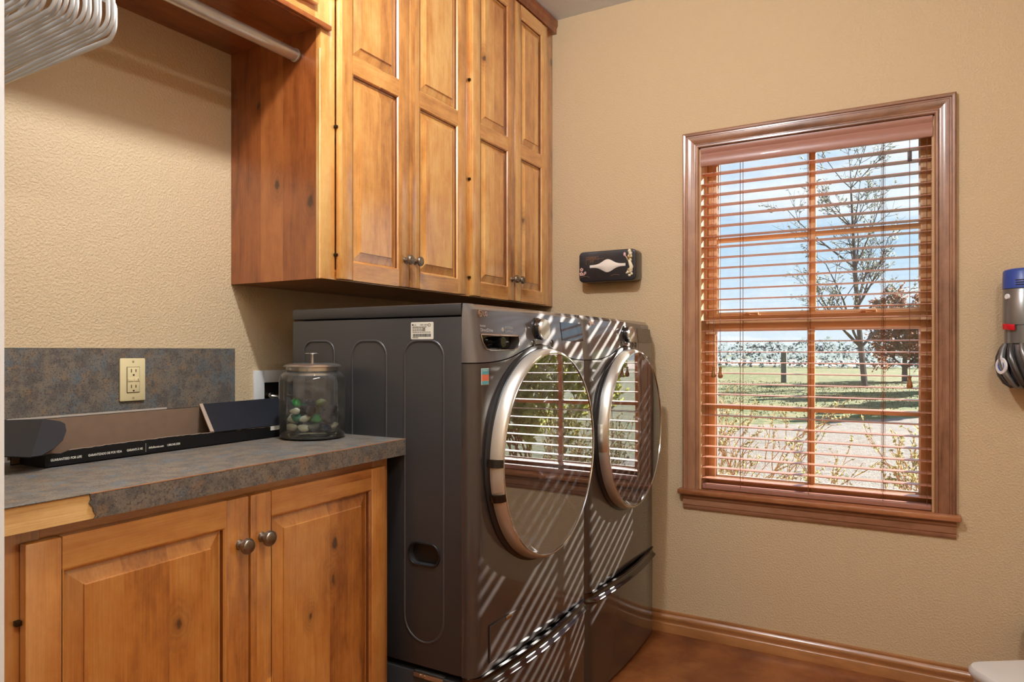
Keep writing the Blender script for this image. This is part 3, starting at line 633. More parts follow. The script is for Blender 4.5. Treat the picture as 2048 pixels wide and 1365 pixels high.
# ------------------------------------------------------------------ rod and hangers
ROD_Y, ROD_Z = -.285, 2.058
def build_rod():
    r = thing('hanging_rod', 'round brushed metal hanging rod below the bridge cabinet', 'rod', (-2.45, ROD_Y, ROD_Z))
    MB().tube([(-3.44, ROD_Y, ROD_Z), (-1.4705, ROD_Y, ROD_Z)], .0175, 24).build('pipe', 'rod_metal', r, smooth=50)
    MB().lathe([(.0177,0),(.0195,.001),(.0195,.006),(.0177,.007)], (-1.4785, ROD_Y, ROD_Z), 'X', 24).build('end_ring', 'rod_metal', r, smooth=50)
    # one hanger mesh: plate-like closed frame plus hook
    R = .034; half = .225; zb = -.262
    path = []
    def arc(cx, cz, rr, a0, a1, n=8):
        for k in range(n+1):
            a = math.radians(a0+(a1-a0)*k/n); path.append((cx+rr*math.cos(a), cz+rr*math.sin(a)))
    arc(-half+R, zb+R, R, 270, 180)
    arc(-half+.030, zb+R+.022, .030, 180, 118, 6)
    path += [(-.035, -.085), (-.012, -.078), (.012, -.078), (.035, -.085)]
    arc(half-.030, zb+R+.022, .030, 62, 0, 6)
    arc(half-R, zb+R, R, 0, -90)
    n = len(path); out, inn = [], []
    for i in range(n):
        p = Vector(path[i]); t = Vector(path[(i+1) % n]) - Vector(path[i-1]); t.normalize(); nn = Vector((-t.y, t.x))
        out.append(p); inn.append(p - nn*.011)
    th = .0017
    m = MB(); vs = []
    for x in (-th, th): vs += [(x, p.x, p.y) for p in out] + [(x, p.x, p.y) for p in inn]
    fs = []
    for i in range(n):
        j = (i+1) % n
        fs += [(i, j, n+j, n+i), (2*n+i, 2*n+j, 3*n+j, 3*n+i), (i, j, 2*n+j, 2*n+i), (n+i, n+j, 3*n+j, 3*n+i)]
    m.add(vs, fs)
    frame = m.build('frame', 'hanger', loc=(0,0,0), bevel=.0006, bseg=1, smooth=50)
    hk = MB().tube([(0,0,-.088),(0,0,-.05)] + [(0, .0205*math.sin(math.radians(a))*-1, .0205*math.cos(math.radians(a))) for a in range(150, -91, -15)], .0016, 6).build('hook', 'steel', loc=(0,0,0), smooth=60)
    rnd = random.Random(4)
    x = -2.128
    for i in range(24):
        e = thing('clothes_hanger', 'slim white clothes hanger bunched on the rod' if i else 'slim white clothes hanger hanging lowest, frontmost of the bunch', 'hanger', (x, ROD_Y, ROD_Z), 'white hangers on the rod')
        for src in (frame, hk):
            o = src if i == 0 else src.copy()
            if i: COL.objects.link(o)
            o.parent = e; o.location = (0,0,0)
        e.rotation_euler = (math.radians(rnd.uniform(-3.2, -1.2)) if i else math.radians(-.2), 0, math.radians(rnd.uniform(-.25, .25)))
        x -= rnd.choice((.0085, .0095, .0105, .009, .014)) if i else .010
build_rod()

# ------------------------------------------------------------------ washer, dryer, pedestals
def build_machine(kind, x0):
    W = .699; x1 = x0+W; yfr = -.889; yb = -.249; ys = -.850; zb, zt = .374, 1.321
    washer = kind == 'washer'
    r = thing('washing_machine' if washer else 'clothes_dryer',
              'dark graphite front-load washing machine with label on its side, beside the counter' if washer else
              'dark graphite front-load clothes dryer in the corner by the window wall',
              'washer' if washer else 'dryer', (x0+W/2, -.55, zb))
    def fy(z): return yfr + (.020*(z-1.168)/.153 if z > 1.168 else 0.0)
    xm = x0+W*.5
    def seam(x): return 1.168 + .050*math.exp(-((x-x0-.355)/.155)**2)
    # body
    body = MB().box(x0, x1, ys, yb, zb, 1.2870).build('body', 'graphite', r, bevel=.004)
    if washer:
        cutr = MB().prism(stadium(-.7315, .6685, .094, .052, .0255), 'X', x0-.02, x0+.022).build('c', 'graphite')
        cut(body, cutr)
        pts = stadium(-.7315, .6685, .100, .058, .028)
        MB().tube([(x0-.0005, a, b) for a, b in pts] + [(x0-.0005, *pts[0])], .003, 6, cap=False).build('handle_rim', 'dark_plastic', r, smooth=60)
        MB().prism(stadium(-.7315, .6685, .0935, .0515, .025), 'X', x0+.016, x0+.0215).build('handle_recess', 'dark_plastic', r)
        def groove(ya, yb_, ztop, zbot, closed):
            rr = .042 if ya < -.6 else .034; P = []
            P.append((ya, zbot+(rr*1.6 if closed else 0)))
            for k in range(9): a = math.radians(180-90*k/8); P.append((ya+rr+rr*math.cos(a), ztop-rr+rr*math.sin(a)))
            for k in range(9): a = math.radians(90-90*k/8); P.append((yb_-rr+rr*math.cos(a), ztop-rr+rr*math.sin(a)))
            if closed:
                hw = (yb_-ya)/2
                for k in range(13): a = math.radians(0-180*k/12); P.append((ya+hw+hw*math.cos(a), zbot+hw+hw*math.sin(a)))
                P[0] = (ya, zbot+hw)
            else: P.append((yb_, zbot))
            MB().tube([(x0-.0003, a, b) for a, b in P], .0034, 8, flat=(.55,1,1)).build('pressed_rib', 'groove', r, smooth=60)
        groove(-.415, -.296, 1.227, .46, False); groove(-.605, -.483, 1.227, .46, False); groove(-.794, -.668, 1.226, .438, True)
    MB().box(x0-.002, x1+.002 if not washer else x1-.001, ys, yb, 1.2895, zt).build('top_lid', 'graphite', r, bevel=.005)
    # front shells
    outl = [(x0, ys)]
    rc = .036
    for k in range(9):
        a = math.radians(180+90*k/8); outl.append((x0+rc+rc*math.cos(a), yfr+rc+rc*math.sin(a)))
    NX = 34
    for k in range(1, NX):
        x = x0+rc+(W-2*rc)*k/NX; outl.append((x, yfr-.004*math.sin(PI*k/NX)))
    for k in range(9):
        a = math.radians(270+90*k/8); outl.append((x1-rc+rc*math.cos(a), yfr+rc+rc*math.sin(a)))
    outl.append((x1, ys))
    def shell(name, z_lo, z_hi, rows, mat, tilt, rtop=0):
        m = MB(); n = len(outl); vs = []
        for j in range(rows+1):
            for (x, y) in outl:
                z = z_lo(x)+(z_hi(x)-z_lo(x))*j/rows
                dy = 0
                if tilt and y < ys: dy = .020*max(0, z-1.168)/.153
                yy = y+dy
                if rtop and y < ys:
                    q = max(0, z-(z_hi(x)-rtop))/rtop
                    yy += rtop*(1-math.sqrt(max(0, 1-q*q)))
                vs.append((x, min(yy, ys), z))
        fs = [(j*n+i, j*n+i+1, (j+1)*n+i+1, (j+1)*n+i) for j in range(rows) for i in range(n-1)]
        b = len(vs)
        for (x, y) in outl: vs.append((x, ys, z_lo(x)))
        for (x, y) in outl: vs.append((x, ys, z_hi(x)))
        for i in range(n-1):
            fs.append((i, b+i, b+i+1, i+1)); fs.append((rows*n+i, rows*n+i+1, b+n+i+1, b+n+i)); fs.append((b+i, b+n+i, b+n+i+1, b+i+1))
        m.add(vs, fs); o = m.build(name, mat, r, smooth=40)
        return o
    cp = shell('control_panel', lambda x: seam(x)+.0015, lambda x: zt, 10, 'panel_steel', True, rtop=.016)
    fp = shell('front_panel', lambda x: zb, lambda x: seam(x)-.0015, 6, 'black_steel', False)
    zk = 1.262
    def on(z, d=0.0): return fy(z)-d-.003
    for xs in ((x0+.242, x0+.512) if washer else (x0+.205, x0+.505)):
        pts = [(xs, on(z, -.0005), z) for z in (seam(xs)+.004, 1.24, 1.30)]
        MB().tube(pts, .0008, 4).build('panel_joint', 'groove_dark', r)
    # detergent drawer pocket
    if washer:
        px0, px1, pz0, pz1 = x0+.040, x0+.236, 1.202, 1.242
        poly = [(px0, pz1), (px0+.004, pz0+.02), (px0+.02, pz0+.003), (px0+.04, pz0), (px1-.035, pz0), (px1-.012, pz0+.006), (px1, pz0+.022), (px1, pz1)]
        cutr = MB().prism(poly, 'Y', -.95, -.856).build('c', 'groove_dark'); cut(cp, cutr); 
        for p in cp.data.polygons: p.use_smooth = True
        cp.data.set_sharp_from_angle(angle=math.radians(40))
        dr = MB().box(px0+.001, px1-.001, -.8595, -.8562, pz0, pz1).build('detergent_drawer', 'gloss_black', r)
        rim = poly + [poly[0]]
        MB().tube([(a, on(b, .0005), b) for a, b in rim], .0018, 6, cap=False).build('pocket_rim', 'chrome', dr, smooth=60)
        MB().box(px0+.004, px1-.004, on(1.241)-.001, on(1.241)+.008, 1.2395, 1.2445).build('pull_lip', 'rose_gold', dr, bevel=.001)
        MB().lathe([(0,-.03),(.014,-.03),(.016,-.02),(.016,0)], (px0+.105, -.858, 1.223), 'Y', 16).build('drawer_catch', 'gloss_black', dr, smooth=50)
    # knob
    kx = x0+(.352 if washer else .372)
    ky = on(zk)
    k = MB().lathe([(.036,.004),(.0345,-.004),(.031,-.006),(.031,-.020),(.030,-.022)], (kx, ky, zk), 'Y', 36).build('dial', 'gloss_black', r, smooth=40)
    MB().lathe([(.0305,-.020),(.0305,-.026),(.029,-.029),(.0,-.0295)], (kx, ky, zk), 'Y', 36).build('dial_face', 'aluminium', k, smooth=30)
    for bx, bz in (((.318, 1.219), (.44, 1.221)) if washer else ((.315, 1.222), (.44, 1.222), (.475, 1.222))):
        MB().lathe([(0,-.004),(.008,-.0038),(.0105,-.001),(.011,.002)], (x0+bx, on(bz), bz), 'Y', 18, sx=.85, sy=1.15).build('button', 'dark_chrome', r, smooth=50)
    dx0, dx1 = x0+.515, x0+.675
    MB().add([(dx0, on(1.232, .0004), 1.232), (dx1, on(1.232, .0004), 1.232), (dx1, on(1.292, .0004), 1.292), (dx0, on(1.292, .0004), 1.292)], [(0,1,2,3)]).build('display', 'gloss_black', r) if False else \
    MB().slab([(dx0, on(1.232), 1.232), (dx1, on(1.232), 1.232), (dx1, on(1.290), 1.290), (dx0, on(1.290), 1.290)], .0008).build('display', 'gloss_black', r)
    tp = lambda X, Z: (lambda x, y, d: (X+x, on(Z+y, .0002)-d, Z+y))
    # round emblem and two letters
    lx, lz = x0+.048, 1.296
    lg = MB().lathe([(.0088,.001),(.0088,-.001),(.0072,-.001),(.0072,.001)], (lx, on(lz), lz), 'Y', 24, close=True)
    lg.box(lx-.0035, lx-.0018, on(lz)-.0008, on(lz)+.001, lz-.004, lz+.004).box(lx-.0035, lx+.001, on(lz)-.0008, on(lz)+.001, lz-.004, lz-.0024).box(lx+.001, lx+.0055, on(lz)-.0008, on(lz)+.001, lz-.0008, lz+.0008)
    lg.build('logo', 'rose_gold', r)
    text_mb('LG', .017, tp(x0+.061, 1.290), .0005, bold=.0003).build('lettering', 'rose_gold', r)
    if washer:
        text_mb('Inverter', .0085, tp(x0+.040, 1.2615), .0002).build('lettering', 'silver_print', r)
        text_mb('DirectDrive', .0125, tp(x0+.040, 1.2495), .0002).build('lettering', 'silver_print', r)
        e = text_mb('6MOTION', .010, tp(x0+.163, 1.259), .0002)
        e.add(*[(lambda t: (t.v, t.f))(text_mb('ColdWash', .010, tp(x0+.163, 1.2495), .0002))][0])
        e.lathe([(0,-.0006),(.0062,-.0006),(.0062,.0006)], (x0+.153, on(1.257), 1.257), 'Y', 16); e.build('lettering', 'silver_print', r)
        # certification sticker below the seam
        st = MB().slab([(x0+.030, yfr-.0006, 1.113), (x0+.066, yfr-.0008, 1.113), (x0+.066, yfr-.0008, 1.155), (x0+.030, yfr-.0006, 1.155)], .0006).build('sticker', 'label_paper', r)
        def sb(a, b, c, d_, mt): MB().box(x0+a, x0+b, yfr-.0026, yfr-.0012, c, d_).build('sticker_print', mt, st)
        sb(.032, .064, 1.140, 1.1535, 'sticker_teal'); sb(.032, .064, 1.1235, 1.1385, 'sticker_orange'); sb(.032, .064, 1.1145, 1.122, 'sticker_teal')
        text_mb('CERTIFIED', .0052, lambda x, y, d: (x0+.0335+x, yfr-.0028-d, 1.1478+y), .0001).build('sticker_print', 'label_paper', st)
        # access cover
        ax0, ax1, az0, az1 = x0+.066, x0+.246, .391, .490
        MB().rect_loops(ax0, ax1, az0, az1, [(0,.003),(.0015,.0012),(.003,.0046),(.004,.005)], yfr, fill=True).build('access_cover', 'black_steel', r, smooth=20)
        MB().box(x0+.145, x0+.172, yfr-.0085, yfr-.003, .478, .4905).build('cover_latch', 'chrome', r, bevel=.0015)
        # rating label on the left side
        ly0, ly1, lz0, lz1 = -.763, -.690, 1.230, 1.275
        lb = MB().prism(stadium((ly0+ly1)/2, (lz0+lz1)/2, .073, .045, .003, 3), 'X', x0-.0008, x0+.0004).build('rating_label', 'label_paper', r)
        sp_ = lambda Y, Z: (lambda x, y, d: (x0-.0009-d, Y-x, Z+y))
        text_mb('LG', .0068, sp_(ly1-.009, 1.2655), .0001).lathe([(0,-.0002),(.0024,-.0002),(.0024,.0002)], (x0-.001, ly1-.006, 1.268), 'X', 12).build('label_print', 'print_black', lb)
        text_mb('120V 60Hz', .0062, sp_(ly1-.029, 1.2655), .0001).build('label_print', 'print_black', lb)
        pr_ = MB(); rn = random.Random(2)
        for i, zz in enumerate((1.2625, 1.2595, 1.2555, 1.2525, 1.2485)):
            y = ly1-.005
            while y > ly0+(.028 if i < 4 else .008):
                w = rn.uniform(.003, .009); pr_.box(x0-.0011, x0-.0009, y-w, y, zz-.0006, zz+.0007); y -= w+.0013
        y = ly1-.007
        while y > ly0+.008:
            w = rn.choice((.0004, .0008, .0012)); pr_.box(x0-.0011, x0-.0009, y-w, y, 1.2365, 1.2445); y -= w+rn.choice((.0005, .0008))
        y = ly1-.005
        while y > ly1-.024:
            w = rn.uniform(.0018, .003); pr_.box(x0-.0011, x0-.0009, y-w, y, 1.2333, 1.2350); y -= w+.0006
        pr_.build('label_print', 'print_black', lb)
        MB().lathe([(.0042,.0),(.0042,-.0003),(.0030,-.0003),(.0030,0)], (x0-.0008, ly0+.013, 1.267), 'X', 14).lathe([(.0040,.0),(.0040,-.0003),(.0028,-.0003),(.0028,0)], (x0-.0008, ly0+.030, 1.2555), 'X', 14).build('label_print', 'print_black', lb)
    else:
        lb = MB().slab([(x1-.150, on(1.232), 1.232), (x1-.040, on(1.232)+.001, 1.232), (x1-.040, on(1.312)+.002, 1.312), (x1-.150, on(1.312), 1.312)], .0006).build('info_label', 'dark_chrome', r) if False else None
        pr_ = MB(); rn = random.Random(5)
        for rw in range(10):
            z = 1.300-rw*.0068; x = x1-.135
            while x < x1-.050:
                w = rn.uniform(.004, .011); pr_.box(x, min(x+w, x1-.046), on(z, .0006), on(z, -.001), z-.0013, z+.0013); x += w+.003
        pr_.build('info_print', 'print_grey', r)
    # door
    cx, cz = x0+W/2, .905
    yd = yfr-.003
    d = MB().lathe([(.309,.006),(.309,-.002),(.305,-.006),(.3015,-.008),(.299,-.020),(.297,-.028)], (cx, yd, cz), 'Y', 96).build('door', 'dark_plastic', r, smooth=40)
    MB().lathe([(.3005,-.010),(.3012,-.018),(.2995,-.030),(.2965,-.039),(.2925,-.0445),(.2895,-.0455),(.2885,-.044)], (cx, yd, cz), 'Y', 96).build('bezel', 'bezel', d, smooth=40)
    MB().lathe([(.2900,-.0452),(.2892,-.0472),(.2868,-.0474),(.2858,-.0448)], (cx, yd, cz), 'Y', 96).build('rim', 'chrome', d, smooth=40)
    g = []
    for i in range(9): q = i/8; g.append((.2863*q, -.0445-.0018*(1-q*q)))
    MB().lathe(g, (cx, yd, cz), 'Y', 96).build('glass', 'door_glass', d, smooth=60)
    MB().lathe([(.286,-.042),(.280,-.037),(.258,-.012),(.215,-.006),(.175,-.010),(.158,-.028),(.136,-.038),(.08,-.034),(0,-.030)], (cx, yd, cz), 'Y', 72).build('bowl', 'bowl', d, smooth=60)
    def arc_piece(a0, a1, prof, name, mat, n=14):
        m = MB(); k = len(prof); vs = []; fs = []
        for i in range(n+1):
            a = math.radians(a0+(a1-a0)*i/n)
            for (rr, h) in prof: vs.append((cx+rr*math.cos(a), yd+h, cz+rr*math.sin(a)))
        for i in range(n):
            for j in range(k): fs.append((i*k+j, i*k+(j+1) % k, (i+1)*k+(j+1) % k, (i+1)*k+j))
        fs += [tuple(range(k)), tuple(range(n*k+k-1, n*k-1, -1))]
        m.add(vs, fs); return m.build(name, mat, d, smooth=40)
    if washer:
        for a in (178.5, 196.0): arc_piece(a-2.0, a+2.0, [(.308,-.012),(.307,-.024),(.302,-.038),(.293,-.0475),(.290,-.0465),(.295,-.026),(.298,-.012)], 'clip', 'gloss_black', 4)
        arc_piece(181.5, 193, [(.303,-.020),(.3005,-.033),(.2955,-.042),(.290,-.044),(.295,-.026)], 'handle_grip', 'bezel', 10)
    else:
        arc_piece(172, 190, [(.303,-.012),(.302,-.026),(.2975,-.0385),(.2935,-.0435),(.289,-.044),(.294,-.022)], 'handle_grip', 'aluminium', 12)
    # levelling feet between machine and pedestal
    for fx in (x0+.05, x1-.05):
        for fy_ in (-.80, -.30):
            MB().lathe([(0,0),(.022,0),(.022,.006),(.010,.009),(.010,.017),(0,.017)], (fx, fy_, .3565), 'Z', 16).build('foot', 'dark_plastic', r, smooth=40)
    # pedestal
    p = thing('laundry_pedestal', 'graphite drawer pedestal under the washing machine' if washer else 'graphite drawer pedestal under the dryer in the corner', 'pedestal', (x0+W/2, -.55, 0), 'laundry pedestals')
    MB().box(x0+.001, x1-.001, ys+.002, yb, .012, .356).build('body', 'graphite', p, bevel=.004)
    for fx in (x0+.06, x1-.06):
        for fy_ in (-.78, -.30): MB().lathe([(0,0),(.025,0),(.025,.006),(.012,.012),(0,.012)], (fx, fy_, 0), 'Z', 14).build('foot', 'dark_plastic', p, smooth=40)
    def bowo(x): 
        q = (x-x0)/W; return -.020*math.sin(PI*q)
    m = MB(); n = len(outl); vs = []; zr = [.016, .10, .20, .30, .338]
    for z in zr:
        for (x, y) in outl: vs.append((x, y+(bowo(x)*(.4+.6*z/.338) if y < ys else 0), z))
    fs = [(j*n+i, j*n+i+1, (j+1)*n+i+1, (j+1)*n+i) for j in range(len(zr)-1) for i in range(n-1)]
    b = len(vs)
    vs += [(x, ys, zr[0]) for x, y in outl] + [(x, ys, zr[-1]) for x, y in outl]
    for i in range(n-1): fs += [(i, b+i, b+i+1, i+1), ((len(zr)-1)*n+i, (len(zr)-1)*n+i+1, b+n+i+1, b+n+i), (b+i, b+n+i, b+n+i+1, b+i+1)]
    m.add(vs, fs); dr = m.build('drawer_front', 'black_steel', p, smooth=40)
    # curved grip strip: concave dark channel with a bright lower lip
    prof = [(-.004,.3385),(-.011,.3400),(-.014,.3440),(-.011,.3475),(-.004,.3500),(.000,.357),(.001,.365),(-.003,.3705),(-.003,.3725),(.006,.3728)]
    k = len(prof); vs = []; fs = []
    inner = outl[1:-1]
    for (x, y) in inner:
        for (dy, z) in prof: vs.append((x, y+bowo(x)+dy*(min(1, (x-x0)/.03)*min(1, (x1-x)/.03)), z))
    for i in range(len(inner)-1):
        for j in range(k-1): fs.append((i*k+j, (i+1)*k+j, (i+1)*k+j+1, i*k+j+1))
    MB().add(vs, fs).build('grip_strip', 'dark_chrome', p, smooth=50)
    if washer:
        br = MB().box(x0-.004, x0+.02, -.795, -.700, .3566, .3600).box(x0-.004, x0-.0005, -.795, -.700, .345, .3600).build('bracket', 'steel', p, bevel=.0008)
        for y in (-.735, -.722): MB().lathe([(0,-.0025),(.0035,-.002),(.0042,0)], (x0-.004, y, .352), 'X', 10).build('screw', 'chrome', br, smooth=50)
    return r
build_machine('washer', -1.451)
build_machine('dryer', -.744)

# ------------------------------------------------------------------ things on the counter and walls
def build_outlets():
    xc, zc = -1.7995, 1.1225; y = -.0205
    r = thing('wall_outlet', 'cream wall outlet with test buttons on the backsplash', 'outlet', (xc, y, zc))
    MB().box(xc-.035, xc+.035, y-.006, y, zc-.0572, zc+.0572).build('plate', 'cream_plastic', r, bevel=.003)
    MB().box(xc-.0166, xc+.0166, y-.0085, y-.0055, zc-.0335, zc+.0335).build('receptacle', 'cream_plastic', r, bevel=.0008)
    g = MB().tube([(a, y-.0066, b) for a, b in [(xc-.0172,zc-.0342),(xc+.0172,zc-.0342),(xc+.0172,zc+.0342),(xc-.0172,zc+.0342),(xc-.0172,zc-.0342)]], .0008, 4); g.build('gap', 'slot', r)
    for dz in (.021, -.021):
        for dx, h in ((-.0062, .0045), (.0062, .0038)): MB().box(xc+dx-.0011, xc+dx+.0011, y-.0089, y-.0084, zc+dz+.003-h, zc+dz+.003+h).build('slot', 'slot', r)
        MB().lathe([(0,-.0004),(.0025,-.0003),(.0025,.0003)], (xc, y-.0086, zc+dz-.0085), 'Y', 12).build('ground_hole', 'slot', r)
    for a, b in ((-.0155, -.001), (.001, .0155)): MB().box(xc+a, xc+b, y-.0102, y-.0084, zc-.0042, zc+.0042).build('test_button', 'cream_plastic', r, bevel=.0006)
    MB().box(xc+.011, xc+.0125, y-.0104, y-.0100, zc-.003, zc+.003).build('mark', 'slot', r)
    for dz in (.0485, -.0485):
        MB().lathe([(0,-.0014),(.0028,-.001),(.0034,0)], (xc, y-.006, zc+dz), 'Y', 12).build('screw', 'screw', r, smooth=50)
    # recessed washer supply box
    x0, x1, z0, z1 = -1.389, -1.175, .975, 1.136
    r = thing('supply_box', 'white recessed washer supply box on the wall behind the glass jar', 'outlet box', ((x0+x1)/2, 0, z0))
    fw = .040
    for (a, b, c, d) in ((x0, x0+fw, z0, z1), (x1-fw, x1, z0, z1), (x0+fw, x1-fw, z1-fw, z1), (x0+fw, x1-fw, z0, z0+fw)):
        MB().box(a, b, -.010, -.0006, c, d).build('flange', 'white_plastic', r, bevel=.001)
    MB().box(x0+fw, x1-fw, -.0012, -.0006, z0+fw, z1-fw).build('recess', 'box_dark', r)
    for dx in (.035, .095):
        v = MB().lathe([(0,-.03),(.008,-.03),(.009,-.022),(.006,-.018),(.006,-.002)], (x0+fw+dx-.022, -.0012, 1.055), 'Y', 14).build('valve', 'nickel', r, smooth=40)
        MB().tube([(x0+fw+dx-.022, -.026, 1.052), (x0+fw+dx, -.045, 1.048), (x0+fw+dx+.04, -.06, 1.035), (x0+fw+dx+.08, -.07, 1.00), (x0+fw+dx+.085, -.075, .90)], .007, 10).build('hose', 'steel', v, smooth=60)
build_outlets()

def build_jar():
    cx, cyy, zb = -1.559, -.442, .9673; R = .0855
    r = thing('glass_jar', 'round clear glass jar with a metal lid, half full of stones', 'jar', (cx, cyy, zb))
    MB().lathe([(.0,.001),(R-.012,.0005),(R-.004,.003),(R,.010),(R+.0005,.06),(R,.150),(R-.003,.166),(R-.010,.175),(R-.018,.179),(R-.0185,.192)], (cx, cyy, zb), 'Z', 64).build('body', 'jar_glass', r, smooth=60)
    MB().lathe([(0,.0015),(R-.012,.0010),(R-.006,.004),(R-.006,.009),(R-.014,.012),(0,.013)], (cx, cyy, zb), 'Z', 48).build('thick_base', 'jar_base', r, smooth=60)
    lid = MB().lathe([(.0,.200),(.05,.1995),(.068,.197),(.0745,.1925),(.0745,.190),(.0685,.189),(.0675,.1885),(.0672,.168),(.066,.168),(.066,.186),(0,.188)], (cx, cyy, zb), 'Z', 64).build('lid', 'steel', r, smooth=35)
    MB().lathe([(0,.2265),(.0185,.2265),(.0195,.2255),(.0185,.2245),(.005,.2235),(.0042,.2215),(.0042,.2005),(.006,.1995)], (cx, cyy, zb), 'Z', 32).build('lid_knob', 'steel', lid, smooth=40)
    # stones: each its own, packed in layers
    rnd = random.Random(11); placed = []
    kinds = [('stone_green', 'green glass stone lying in the jar'), ('stone_teal', 'milky teal glass stone lying in the jar'), ('stone_emerald', 'bright emerald glass stone at the bottom of the jar'),
             ('stone_dark', 'near-black glass stone lying in the jar'), ('stone_clear', 'clear glass stone lying in the jar'), ('stone_white', 'pale white-green stone lying in the jar'),
             ('stone_olive', 'olive grey stone lying in the jar'), ('stone_blue', 'dark blue-grey glass stone lying in the jar')]
    bases = {}
    for k, (mt, lb) in enumerate(kinds):
        m = MB(); nu, nv = 16, 10; vs = []; fs = []
        for j in range(nv+1):
            t = PI*j/nv
            for i in range(nu):
                p = 2*PI*i/nu; v = Vector((math.sin(t)*math.cos(p), math.sin(t)*math.sin(p), math.cos(t)))
                s = 1+.28*mnoise.noise(v*1.1+Vector((k*7.1, 0, 0))); v2 = v*s
                vs.append((v2.x, v2.y*.85, v2.z*.62))
        for j in range(nv):
            for i in range(nu): fs.append((j*nu+i, j*nu+(i+1) % nu, (j+1)*nu+(i+1) % nu, (j+1)*nu+i))
        bases[mt] = MB().add(vs, fs)
    order = ['stone_teal','stone_dark','stone_emerald','stone_white','stone_green','stone_olive','stone_clear','stone_blue']
    n = 0; meshes = {}
    vd = Vector((.70, .71, 0)).normalized()
    def put(mt, p, s, rot):
        nonlocal n
        lb = dict(kinds)[mt]
        if mt not in meshes:
            o = bases[mt].build('stone', mt, loc=(0,0,0), smooth=80); meshes[mt] = o.data
            o.name = 'glass_stone'
        else:
            o = bpy.data.objects.new('glass_stone', meshes[mt]); COL.objects.link(o)
        o.location = p; o.scale = (s, s, s); o.rotation_euler = rot
        tag(o, lb, 'stone', dict(stone_green='green stones in the jar', stone_teal='teal stones in the jar', stone_emerald='emerald stones in the jar', stone_dark='black stones in the jar',
            stone_clear='clear stones in the jar', stone_white='pale stones in the jar', stone_olive='olive stones in the jar', stone_blue='blue-grey stones in the jar')[mt])
        n += 1
    for layer, (zz, cnt) in enumerate(((.031, 12), (.052, 11), (.073, 8), (.092, 3))):
        tries = 0; c = 0
        while c < cnt and tries < 900:
            tries += 1
            s = rnd.uniform(.0145, .0215); a = rnd.uniform(0, 2*PI); rr = (R-.010-s*1.2)*math.sqrt(rnd.uniform(.02, 1))
            p = Vector((cx+rr*math.cos(a), cyy+rr*math.sin(a), zb+zz+rnd.uniform(-.004, .004)))
            if p.z-.62*s*1.25 < zb+.0135: p.z = zb+.0135+.62*s*1.3
            if all((p-q).length > (s+t)*.80 for q, t in placed):
                placed.append((p, s)); put(order[(c*3+layer*5) % 8] if rnd.random() < .5 else rnd.choice(order), p, s, (rnd.uniform(-.5, .5), rnd.uniform(-.5, .5), rnd.uniform(0, 6.3))); c += 1
build_jar()

